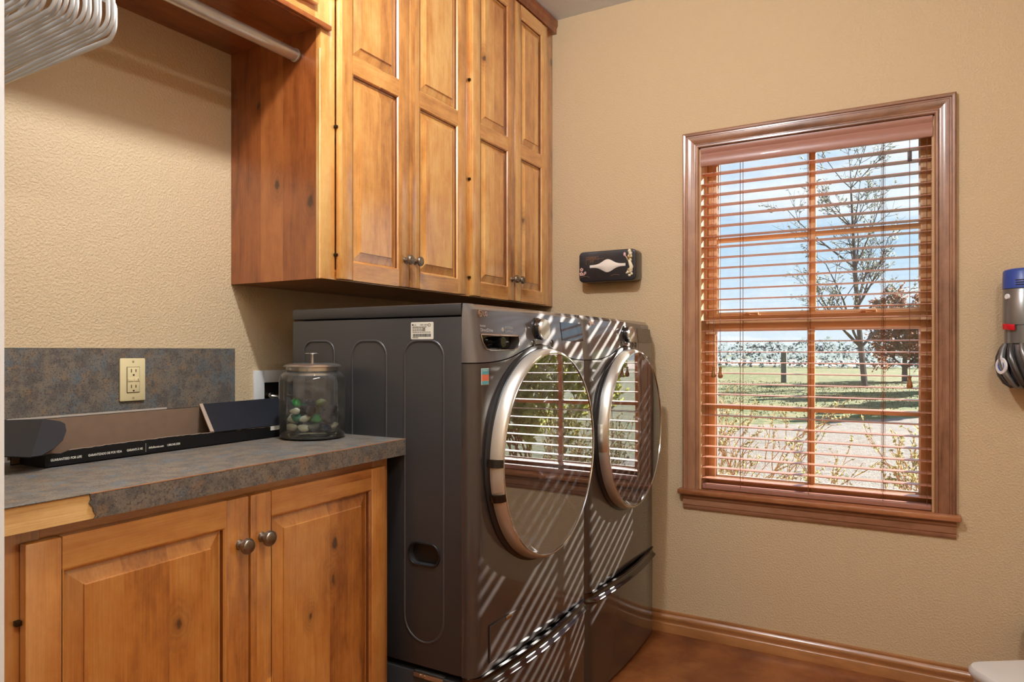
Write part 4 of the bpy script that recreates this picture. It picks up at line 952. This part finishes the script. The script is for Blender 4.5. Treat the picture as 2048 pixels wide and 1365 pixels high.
def build_carton():
    z = .9674; x0, x1 = -2.177, -1.470; yf, yb = -.350, -.252; zt = 1.057; zf = .999
    r = thing('cardboard_carton', 'long black opened cardboard faucet carton lying against the backsplash', 'carton', ((x0+x1)/2, -.3, z))
    t = .002
    MB().box(x0, x1, yf, yb, z, z+t).build('bottom', 'box_black', r)
    MB().box(x0-.016, x1, yb, yb+t, z, zt).build('back_panel', 'box_black', r)
    MB().box(x0-.015, x1, yb-.0012, yb-.0002, z+t, zt-.001).build('back_lining', 'box_inner', r)
    # second lid edge seen above the back panel
    MB().box(x0-.02, -1.85, yb+.004, yb+.006, z+.01, zt+.004).build('lid_panel', 'box_edge', r)
    # front wall: low, with a torn wavy upper edge
    rn = random.Random(3); top = []
    xs = [x0+.045+i*.0075 for i in range(int((x1-x0-.045)/.0075)+1)]
    for x in xs: top.append((x, zf+rn.uniform(-.0008, .0008)+.002*math.sin(x*9)))
    poly = [(x0, z), (x1, z), (x1, zf)] + top[::-1] + [(x0+.030, zf-.006), (x0+.015, zf-.004), (x0+.0, zf-.005)]
    MB().prism(poly, 'Y', yf, yf+t).build('front_panel', 'box_black', r)
    MB().add([(x, yf-.0001, h-.0006) for x, h in top] + [(x, yf-.0001, h+.0006) for x, h in top] + [(x, yf+t, h+.0006) for x, h in top],
             [(i, i+1, len(top)+i+1, len(top)+i) for i in range(len(top)-1)] + [(len(top)+i, len(top)+i+1, 2*len(top)+i+1, 2*len(top)+i) for i in range(len(top)-1)]).build('torn_edge', 'box_flute', r)
    MB().prism([(yf+t, z+t), (yb, z+t), (yb, 1.015), (yf+t, .990)], 'X', x0, x0+t).build('end_panel', 'box_black', r)
    # inner floor seen as brown board
    MB().slab([(x0+.02, yf+.004, z+.003), (x1-.01, yf+.004, z+.003), (x1-.01, yb-.003, z+.006), (x0+.02, yb-.003, z+.006)], .0008).build('floor_lining', 'box_inner', r)
    # still-closed lid over the right part
    MB().slab([(-1.798, yf-.001, zf+.0), (x1, yf-.001, zf-.001), (x1, yb+.004, zt+.006), (-1.754, yb+.004, zt+.004)], .0018).build('lid', 'box_navy', r)
    MB().slab([(-1.803, yf+.0015, zf+.0), (-1.795, yf-.002, zf), (-1.752, yb+.003, zt+.004), (-1.762, yb+.002, zt+.003)], .004).build('torn_lid_edge', 'box_flute', r)
    MB().box(-1.62, -1.53, yf-.0012, yf-.0001, zf-.012, zf-.001).build('paper_tag', 'label_paper', r)
    # flaps folded out at the left end
    MB().slab([(-2.2509, -.2627, 1.0628), (-2.1358, -.2586, 1.0577), (-2.2196, -.3868, .9981), (-2.2963, -.3713, 1.0108)], .002).build('end_flap', 'box_black', r)
    MB().slab([(-2.1359, -.2587, 1.0577), (-2.1114, -.2762, 1.0512), (-2.1076, -.2882, 1.0462), (-2.1185, -.3149, 1.0341), (-2.141, -.3453, 1.0199), (-2.1702, -.3696, 1.0079), (-2.2001, -.3863, .9993), (-2.2189, -.3853, .9989)], .0018).build('tuck_flap', 'box_navy', r)
    pl = lambda X, Z: (lambda x, y, d: (X+x, yf-.0003-d, Z+y))
    def tx(s, size, X, Z, w):
        m = text_mb(s, size, pl(0, 0), .0001, bold=.00012)
        mx = max(v[0] for v in m.v); k = w/mx
        m.v = [(X+v[0]*k, v[1], Z+v[2]) for v in m.v]; m.build('lettering', 'label_paper', r)
    tx('GUARANTEED FOR LIFE', .0068, -2.167, .9795, .060)
    tx('GARANTIZADO DE POR VIDA', .0068, -2.094, .9798, .071)
    tx('GARANTI \u00c0 VIE', .0068, -2.012, .9800, .036)
    MB().box(-1.969, -1.9685, yf-.0005, yf, .974, .993).build('lettering', 'label_paper', r)
    tx('deltafaucet.com', .0066, -1.962, .9802, .036)
    tx('1.800.345.3358', .0066, -1.918, .9805, .033)
build_carton()

def build_tissue_box():
    y0, y1, z0, z1 = -.818, -.553, 1.503, 1.638; yc, zc = (y0+y1)/2, (z0+z1)/2
    r = thing('tissue_box', 'black lacquered tissue box with gold figurine mounted on the window wall', 'tissue box', (0, yc, zc))
    X = -.078
    MB().prism(stadium(yc, zc, y1-y0, z1-z0, .020, 6), 'X', X, -.0005).build('case', 'lacquer', r, bevel=.005, bseg=3)
    lens = []
    for i in range(25):
        q = i/24*2-1; h = .0235*math.exp(-(q/.42)**2)+.0065
        lens.append((yc+.004-q*.094, h))
    zl = 1.571
    MB().prism([(a, zl+h) for a, h in lens] + [(a, zl-h) for a, h in lens[::-1]], 'X', X-.0012, X-.0004).build('slot', 'box_dark', r)
    tis = []
    for i in range(25):
        q = i/24*2-1; h = .0225*math.exp(-(q/.40)**2)+.0058
        tis.append((yc-.004-q*.083, h))
    vs = []; fs = []
    for a, h in tis:
        for j in range(7):
            s = j/6*2-1; vs.append((X-.0014-.007*(1-s*s)*min(1, h/.02), a, zl+h*s))
    for i in range(24):
        for j in range(6): fs.append((i*7+j, i*7+j+1, (i+1)*7+j+1, (i+1)*7+j))
    MB().add(vs, fs).build('tissue', 'tissue', r, smooth=70)
    # raised gold figurine at the right end
    f = MB(); rn = random.Random(9)
    def blob(y, z, a, b, c, m=f):
        m.lathe([(a*math.sin(PI*i/6), -c*math.cos(PI*i/6)) for i in range(7)], (X-c*.3, y, z), 'X', 12, sx=1, sy=b/a)
    yy = -.792
    fig = [(yy+.002, 1.628, .008, .009), (yy-.002, 1.618, .009, .008), (yy, 1.606, .011, .010), (yy+.004, 1.598, .012, .010), (yy+.001, 1.590, .010, .010)]
    for y, z, a, b in fig: blob(y, z, a, b, .006)
    f.tube([(X-.002, yy+.003, 1.588), (X-.004, yy-.003, 1.572), (X-.004, yy-.008, 1.560), (X-.003, yy-.004, 1.548)], [.006, .008, .009, .008], 10)
    for y, z, a, b in ((yy, 1.545, .013, .011), (yy+.008, 1.538, .008, .007), (yy+.014, 1.534, .005, .004), (yy+.002, 1.524, .007, .006), (yy-.008, 1.530, .006, .006)): blob(y, z, a, b, .006)
    f.build('figurine', 'ivory', r, smooth=70)
    fg = MB()
    for i in range(26):
        a = rn.uniform(0, 6.28); q = rn.random(); c = rn.choice(((yy+.002, 1.600), (yy+.002, 1.545)))
        blob(c[0]+.013*q*math.cos(a), c[1]+.012*q*math.sin(a), .0025, .0025, .010, fg)
    fg.build('gold_beads', 'gold', r, smooth=70)
    wnd = MB(); wnd.tube([(X-.003, yy+.014, 1.600), (X-.003, yy+.022, 1.611)], .002, 6); blob(yy+.024, 1.615, .006, .009, .004, wnd); wnd.build('wand', 'pink', r, smooth=70)
    fl = MB(); fc = MB()
    for (y, z, s) in ((-.566, 1.560, .0055), (-.565, 1.541, .006), (-.583, 1.545, .004), (-.577, 1.537, .003)):
        for k in range(5):
            a = 2*PI*k/5+.3; blob(y+s*math.cos(a), z+s*math.sin(a), s*.6, s*.6, .002, fl)
        blob(y, z, s*.4, s*.4, .003, fc)
    fl.build('blossoms', 'pink', r, smooth=70); fc.build('blossom_centres', 'gold_line', r, smooth=70)
    ln = MB()
    def line(pts, w=.0007): ln.tube([(X-.0006, a, b) for a, b in pts], w, 4)
    line([(-.588, 1.582), (-.588, 1.614), (-.646, 1.614), (-.646, 1.598)]); line([(-.588, 1.602), (-.646, 1.602)]); line([(-.646, 1.604), (-.672, 1.604)])
    for a in (-.608, -.618): line([(a, 1.587), (a, 1.598), (a-.008, 1.598)]); line([(a, 1.593), (a-.006, 1.593)])
    line([(-.558, 1.524), (-.575, 1.529), (-.592, 1.529), (-.606, 1.524)]); line([(-.705, 1.527), (-.722, 1.531), (-.745, 1.528)])
    ln.build('line_drawing', 'gold_line', r)
    m = text_mb('COIFFEUR', .010, lambda x, y, d: (X-.0006-d, -.5905-x, 1.6045+y), .0001); m.build('lettering', 'gold_line', r)
build_tissue_box()

def build_vacuum():
    cx, cyy = -.098, -2.162; R = .062
    r = thing('cordless_vacuum', 'grey and blue cordless stick vacuum hung on the wall beside the window', 'vacuum', (cx, cyy, 1.07))
    MB().lathe([(0,1.470),(.045,1.469),(.058,1.466),(.063,1.460),(.064,1.404),(.060,1.402)], (cx, cyy, 0), 'Z', 40).build('filter_cap', 'vac_blue', r, smooth=40)
    vs_ = MB()
    for z in (1.414, 1.4215, 1.429):
        pts = [(cx+.0643*math.cos(a), cyy+.0643*math.sin(a), z) for a in [math.radians(148+i*6) for i in range(12)]]
        vs_.tube(pts, .0013, 5)
    vs_.build('vents', 'slot', r)
    MB().lathe([(.061,1.403),(.063,1.400),(.0635,1.285),(.061,1.283)], (cx, cyy, 0), 'Z', 40).build('motor_housing', 'vac_grey', r, smooth=40)
    MB().lathe([(.060,1.284),(.0595,1.225),(.056,1.222)], (cx, cyy, 0), 'Z', 40).build('lower_housing', 'vac_grey', r, smooth=40)
    MB().lathe([(0,0),(.010,0),(.011,-.003),(.009,-.005),(0,-.0045)], (cx-.036, cyy+.0515, 1.378), 'Y', 20).build('badge', 'vac_white', r, smooth=40) if False else None
    ang = math.radians(123)
    bx, by = cx+.0635*math.cos(ang), cyy+.0635*math.sin(ang)
    m = MB().lathe([(0,.004),(.008,.004),(.0095,.002),(.0095,-.002),(0,-.002)], (0,0,0), 'Z', 18)
    rot = Matrix.Rotation(ang, 4, 'Z') @ Matrix.Rotation(PI/2, 4, 'Y')
    m.v = [tuple(rot @ Vector(v) + Vector((bx, by, 1.377))) for v in m.v]; m.build('badge', 'vac_white', r, smooth=40)
    q = MB()
    for a0 in (112,):
        pts = [(math.radians(a0+dd)) for dd in (0, 12, 24, 36)]
        vs = []
        for a in pts:
            for rr, z in ((.066, 1.272), (.071, 1.270), (.072, 1.288), (.066, 1.290)): vs.append((cx+rr*math.cos(a), cyy+rr*math.sin(a), z-.004*math.degrees(a-pts[0])/36))
        q.add(vs, [(i*4+j, i*4+(j+1) % 4, (i+1)*4+(j+1) % 4, (i+1)*4+j) for i in range(3) for j in range(4)] + [(0,1,2,3), (15,14,13,12)])
    q.build('release_catch', 'vac_red', r, bevel=.001)
    # cyclone pack: core, domed bottom, ring of swept fingers
    MB().lathe([(.054,1.224),(.058,1.205),(.062,1.180),(.063,1.150),(.060,1.120),(.050,1.095),(.034,1.079),(0,1.072)], (cx, cyy, 0), 'Z', 36).build('cyclone_core', 'vac_dark', r, smooth=60)
    for k in range(12):
        a = 2*PI*k/12+.2
        def P(rr, z, da): return (cx+rr*math.cos(a+da), cyy+rr*math.sin(a+da), z)
        MB().tube([P(.058, 1.222, 0), P(.066, 1.205, .05), P(.073, 1.178, .16), P(.0745, 1.150, .30), P(.070, 1.120, .44), P(.058, 1.096, .55), P(.040, 1.080, .62)], [.007, .009, .0105, .011, .010, .009, .006], 10).build('cyclone_finger', ('vac_dark', 'vac_grey')[k % 2], r, smooth=60)
    m = MB().lathe([(.017,-.003),(.026,-.003),(.0275,0),(.026,.003),(.017,.003)], (0,0,0), 'Z', 28, close=True)
    m2 = MB().lathe([(0,.001),(.017,.001),(.017,-.001)], (0,0,0), 'Z', 28)
    ang = math.radians(118); bx, by = cx+.079*math.cos(ang), cyy+.079*math.sin(ang); rot = Matrix.Rotation(ang, 4, 'Z') @ Matrix.Rotation(PI/2, 4, 'Y')
    for mm, nm, mt in ((m, 'emblem_ring', 'vac_white'), (m2, 'emblem', 'vac_blue')):
        mm.v = [tuple(rot @ Vector(v) + Vector((bx, by, 1.150))) for v in mm.v]; mm.build(nm, mt, r, smooth=40)
    # dock behind, grip and wand beyond the frame
    MB().box(-.034, -.0005, cyy-.03, cyy+.03, 1.16, 1.44).build('wall_dock', 'vac_dark', r, bevel=.006)
    MB().tube([(cx, cyy-.058, 1.39), (cx, cyy-.11, 1.385), (cx, cyy-.135, 1.34), (cx, cyy-.135, 1.25), (cx, cyy-.11, 1.21), (cx, cyy-.055, 1.21)], .016, 12).build('grip', 'vac_grey', r, smooth=60)
    MB().tube([(cx+.03, cyy-.09, 1.22), (cx+.03, cyy-.105, .30)], .016, 14).build('wand', 'vac_blue', r, smooth=60)
    MB().box(cx-.06, cx+.06, cyy-.21, cyy+.0, .22, .30).build('floor_head', 'vac_dark', r, bevel=.02, bseg=3)
build_vacuum()

def build_bin():
    cx, cyy = -.43, -2.125; zt = .262
    r = thing('waste_bin', 'low white plastic bin with rounded rim at the lower right', 'bin', (cx, cyy, 0))
    ang = math.radians(29.85-90+4)
    def ring(w, h, rr, z):
        out = []
        for a, b in stadium(0, 0, w, h, rr, 6): out.append((cx+a*math.cos(ang)-b*math.sin(ang), cyy+a*math.sin(ang)+b*math.cos(ang), z))
        return out
    def loft(rings, name, cap0=True, cap1=True):
        n = len(rings[0]); vs = [p for q in rings for p in q]; fs = [(j*n+i, j*n+(i+1) % n, (j+1)*n+(i+1) % n, (j+1)*n+i) for j in range(len(rings)-1) for i in range(n)]
        if cap0: fs.append(tuple(range(n-1, -1, -1)))
        if cap1: fs.append(tuple(range((len(rings)-1)*n, len(rings)*n)))
        MB().add(vs, fs).build(name, 'white_plastic', r, smooth=45)
    loft([ring(.19, .15, .04, .001), ring(.20, .16, .045, .02), ring(.235, .19, .05, .235)], 'body')
    loft([ring(.242, .197, .05, .232), ring(.250, .205, .05, .240), ring(.250, .205, .05, .252), ring(.240, .195, .05, .261), ring(.20, .155, .05, .264)], 'lid')
build_bin()

# ------------------------------------------------------------------ outside
GZ = -.35
def build_outside():
    def flat(name, pts, z, mat, label):
        n = len(pts); o = MB().add([(x, y, z) for x, y in pts], [tuple(range(n))]).build(name, mat); struct(o, label); return o
    flat('lawn', [(.16, -90), (260, -160), (260, 160), (.16, 90)], GZ-.02, 'grass', 'patchy green and straw lawn beyond the driveway')
    flat('driveway', [(2.4, -14), (4.0, -3.5), (15.8, -3.6), (15.4, -1.6), (13.4, -.3), (11.6, 1.6), (10.6, 6), (9, 14), (2.0, 14), (1.8, 0)], GZ, 'gravel', 'pale gravel driveway outside the window')
    flat('field', [(72, -160), (128, -160), (128, 160), (72, 160)], GZ+.02, 'field', 'pinkish bare field in the distance')
    rn = random.Random(21)
    # branching woody plant
    def grow(mb, lf, p, d, ln, r, lvl, P):
        pts = [p]; rs = [r]; n = 5; q = Vector(p); dd = Vector(d)
        for i in range(n):
            dd = (dd + Vector((rn.gauss(0, P['wob']), rn.gauss(0, P['wob']), rn.gauss(0, P['wob'])+P['up']*.1))).normalized()
            q = q + dd*ln/n; pts.append(q.copy()); rs.append(r*(1-.75*(i+1)/n)+P['rmin'])
            if lvl < P['lv'] and i >= (1 if lvl else P['first']):
                for _ in range(P['br'][lvl]):
                    a = Vector((rn.gauss(0, 1), rn.gauss(0, 1), rn.gauss(0, .5))); a = (a - dd*a.dot(dd)).normalized()
                    nd = (dd*math.cos(P['ang']) + a*math.sin(P['ang'])).normalized()
                    grow(mb, lf, q.copy(), nd, ln*P['len']*(1-.45*i/n)*rn.uniform(.7, 1.2), rs[-1]*.62, lvl+1, P)
            if lvl >= P['leaf_from'] and lf is not None and rn.random() < P['lp'](q):
                for _ in range(P['ln']):
                    c = q+Vector((rn.gauss(0, .1), rn.gauss(0, .1), rn.gauss(0, .1)))*P['ls']*14*.12
                    u = Vector((rn.gauss(0, 1), rn.gauss(0, 1), rn.gauss(0, 1))).normalized(); w = u.orthogonal().normalized(); s = P['ls']*rn.uniform(.6, 1.3)
                    lf.add([c-u*s, c+w*s*.5, c+u*s, c-w*s*.5], [(0,1,2,3)])
        mb.tube(pts, rs, 6 if lvl == 0 else 4 if lvl == 1 else 3, cap=False)
    def plant(name, label, cat, loc, stems, P, wm, lm, group=None):
        r = thing(name, label, cat, loc, group); mb, lf = MB(), MB()
        for (off, d, ln, rad) in stems: grow(mb, lf, Vector(loc)+Vector(off), Vector(d).normalized(), ln, rad, 0, P)
        o = mb.build('branches', wm, r); tag(o, kind='stuff') if len(stems) > 1 else None
        if lf.v: tag(lf.build('foliage', lm, r), kind='stuff')
        return r
    T = dict(wob=.05, up=.75, rmin=.003, lv=3, first=0, br=(4, 2, 2), ang=math.radians(47), len=.45, leaf_from=2, lp=lambda q: .5 if q.z < 5 else .25, ln=2, ls=.07)
    plant('yard_tree', 'thin nearly bare young tree with dry leaves in the yard', 'tree', (30.1, -.175, GZ-.02), [((0,0,0), (0,.03,1), 8.6, .125)], T, 'bark', 'leaf_grey')
    # low skirt of brown leaves
    T2 = dict(T, up=-.05, lp=lambda q: .6, ln=3, ls=.07, len=.6, br=(5, 3, 2), ang=math.radians(60))
    r = plant('oak_sapling', 'brown-leaved low tree around the foot of the young tree', 'tree', (38.0, -1.6, GZ-.02), [((0,0,0), (0,.0,1), 3.4, .14)], T2, 'bark', 'leaf_brown')
    m = MB().box(-.16, .16, -.16, .16, 0, 1.50).add([(-.16,-.16,1.5),(.16,-.16,1.5),(.16,.16,1.5),(-.16,.16,1.5),(0,0,1.58)], [(0,1,4),(1,2,4),(2,3,4),(3,0,4)])
    m.v = [(33.353+a*.8, 3.544+b*.8, GZ-.02+c) for a, b, c in m.v]
    tag(m.build('fence_post', 'post_wood', loc=(33.353, 3.544, GZ-.02), bevel=.02), 'weathered wooden post standing alone in the lawn', 'post')
    # shade trees off to the right, whose shadows band the lawn
    SH = dict(T, lv=2, br=(6, 4), lp=lambda q: 1.0, ln=14, ls=.16, leaf_from=1, len=.34, first=2)
    for (x, y, h) in ((27.5, -5.6, 5.2), (37.0, -7.2, 7.0), (22.5, -5.4, 4.0), (32.5, -5.6, 5.8)):
        plant('shade_tree', {27.5: 'round leafy tree shading the lawn', 37.0: 'tallest leafy tree far right of the lawn', 22.5: 'leafy tree nearest the driveway bend', 32.5: 'leafy tree between the round tree and the tallest'}[x], 'tree', (x, y, GZ-.02), [((0,0,0), (0,0,1), h, .18)], SH, 'bark', 'leaf_green', 'shade trees right of the lawn')
    # unseen bare-trunked pine added to block sun; its crown shades the upper right of the window from the sun
    px, py = 8.0, -7.03
    r = thing('sun_block_pine', 'tall bare-trunked pine added right of the house to block sun', 'tree', (px, py, GZ))
    tk = MB().tube([(px, py, GZ), (px+.03, py+.04, 2.5), (px-.02, py-.03, 5.6), (px, py, 9.0)], [.16, .13, .10, .03], 10)
    for k in range(18):
        a = k*2.4; z = 6.2+k*.14; tk.tube([(px, py, z), (px+.4*math.cos(a), py+.4*math.sin(a), z+.12), (px+.72*math.cos(a), py+.72*math.sin(a), z+.2)], [.03, .02, .008], 5)
    tk.build('trunk', 'bark', r); lf = MB()
    for _ in range(6000):
        a = rn.uniform(0, 2*PI); q = .80*math.sqrt(rn.random()); c = Vector((px+q*math.cos(a), py+q*math.sin(a), rn.uniform(6.25, 9.1)))
        u = Vector((rn.gauss(0, 1), rn.gauss(0, 1), rn.gauss(0, 1))).normalized(); w = u.orthogonal().normalized(); q = rn.uniform(.07, .12)
        lf.add([c-u*q, c+w*q*.5, c+u*q, c-w*q*.5], [(0,1,2,3)])
    tag(lf.build('foliage', 'leaf_green', r), kind='stuff')
    # leafy shrub just outside, seen in the washer door
    B = dict(wob=.12, up=.35, rmin=.003, lv=2, first=1, br=(3, 3), ang=math.radians(40), len=.5, leaf_from=1, lp=lambda q: .9, ln=5, ls=.034)
    st = [((rn.gauss(0, .15), rn.gauss(0, .22), 0), (rn.gauss(0, .28), rn.gauss(0, .4), 1), rn.uniform(1.3, 1.9), .014) for _ in range(13)]
    plant('leafy_shrub', 'yellow-green leafy shrub outside, right of the window', 'shrub', (3.5, -3.75, GZ), st, B, 'twig', 'leaf_green')
    # twiggy shrubs under the window
    W_ = dict(wob=.08, up=-.25, rmin=.0011, lv=2, first=1, br=(2, 1), ang=math.radians(30), len=.45, leaf_from=1, lp=lambda q: .6, ln=2, ls=.013)
    st = [((rn.gauss(0, .12), rn.gauss(0, .28), 0), (rn.gauss(.0, .22), rn.gauss(.12, .35), 1), rn.uniform(.75, 1.15), .005) for _ in range(42)]
    plant('twiggy_shrub', 'tan twiggy dormant shrub below the left window half', 'shrub', (1.5, -.62, GZ), st, W_, 'twig', 'leaf_dry', 'shrubs under the window')
    st = [((rn.gauss(0, .12), rn.gauss(0, .16), 0), (rn.gauss(.0, .2), rn.gauss(.45, .3), 1), rn.uniform(.7, 1.05), .005) for _ in range(22)]
    plant('twiggy_shrub', 'sparse leaning twiggy shrub below the right window half', 'shrub', (1.3, -2.15, GZ), st, W_, 'twig', 'leaf_dry', 'shrubs under the window')
    # far hedgerow along the field
    mb = MB()
    for i in range(9000):
        far = i % 3
        y = rn.uniform(-45, 75) if far else rn.uniform(-25, 35)
        x, k = (140, 1.0) if far else (68, .35)
        h = max(.6, 3.2+3.0*mnoise.noise(Vector((y*.05, far*3, 0)))+1.6*mnoise.noise(Vector((y*.3, 3, 0)))) * k
        c = Vector((x+rn.gauss(0, 1.2), y, GZ+h*rn.random()**.8)); q = rn.uniform(.16, .42)*(.6 if not far else 1.0)
        u = Vector((rn.gauss(0, .6), rn.gauss(0, 1), rn.gauss(0, 1))).normalized(); w = u.cross(Vector((1, 0, 0))).normalized()
        mb.add([c-u*q, c+w*q*.7, c+u*q, c-w*q*.7], [(0,1,2,3)])
    tag(mb.build('distant_hedgerow', 'leaf_far', loc=(100, 0, GZ)), 'hazy grey-green hedgerow along the horizon', 'hedgerow', kind='stuff')
    # short dry tufts on the lawn verge
    mb = MB()
    for i in range(5200):
        x = rn.uniform(11, 34); y = rn.uniform(-4, 8)
        if x < 15.8-.9*(y+1.6) and x < 16: continue
        if math.hypot(x-33.353, y-3.544) < .3 or math.hypot(x-30.1, y+.175) < .4 or math.hypot(x-38, y+1.6) < .4: continue
        s = rn.uniform(.02, .045); a = rn.uniform(0, 6.28)
        mb.add([(x-s*.5*math.cos(a), y-s*.5*math.sin(a), GZ-.02), (x+s*.5*math.cos(a), y+s*.5*math.sin(a), GZ-.02), (x+rn.gauss(0, .02), y+rn.gauss(0, .03), GZ+s)], [(0,1,2)])
    tag(mb.build('grass_tufts', 'grass', loc=(20, 0, GZ)), 'short dry grass tufts across the lawn', 'grass', kind='stuff')
build_outside()
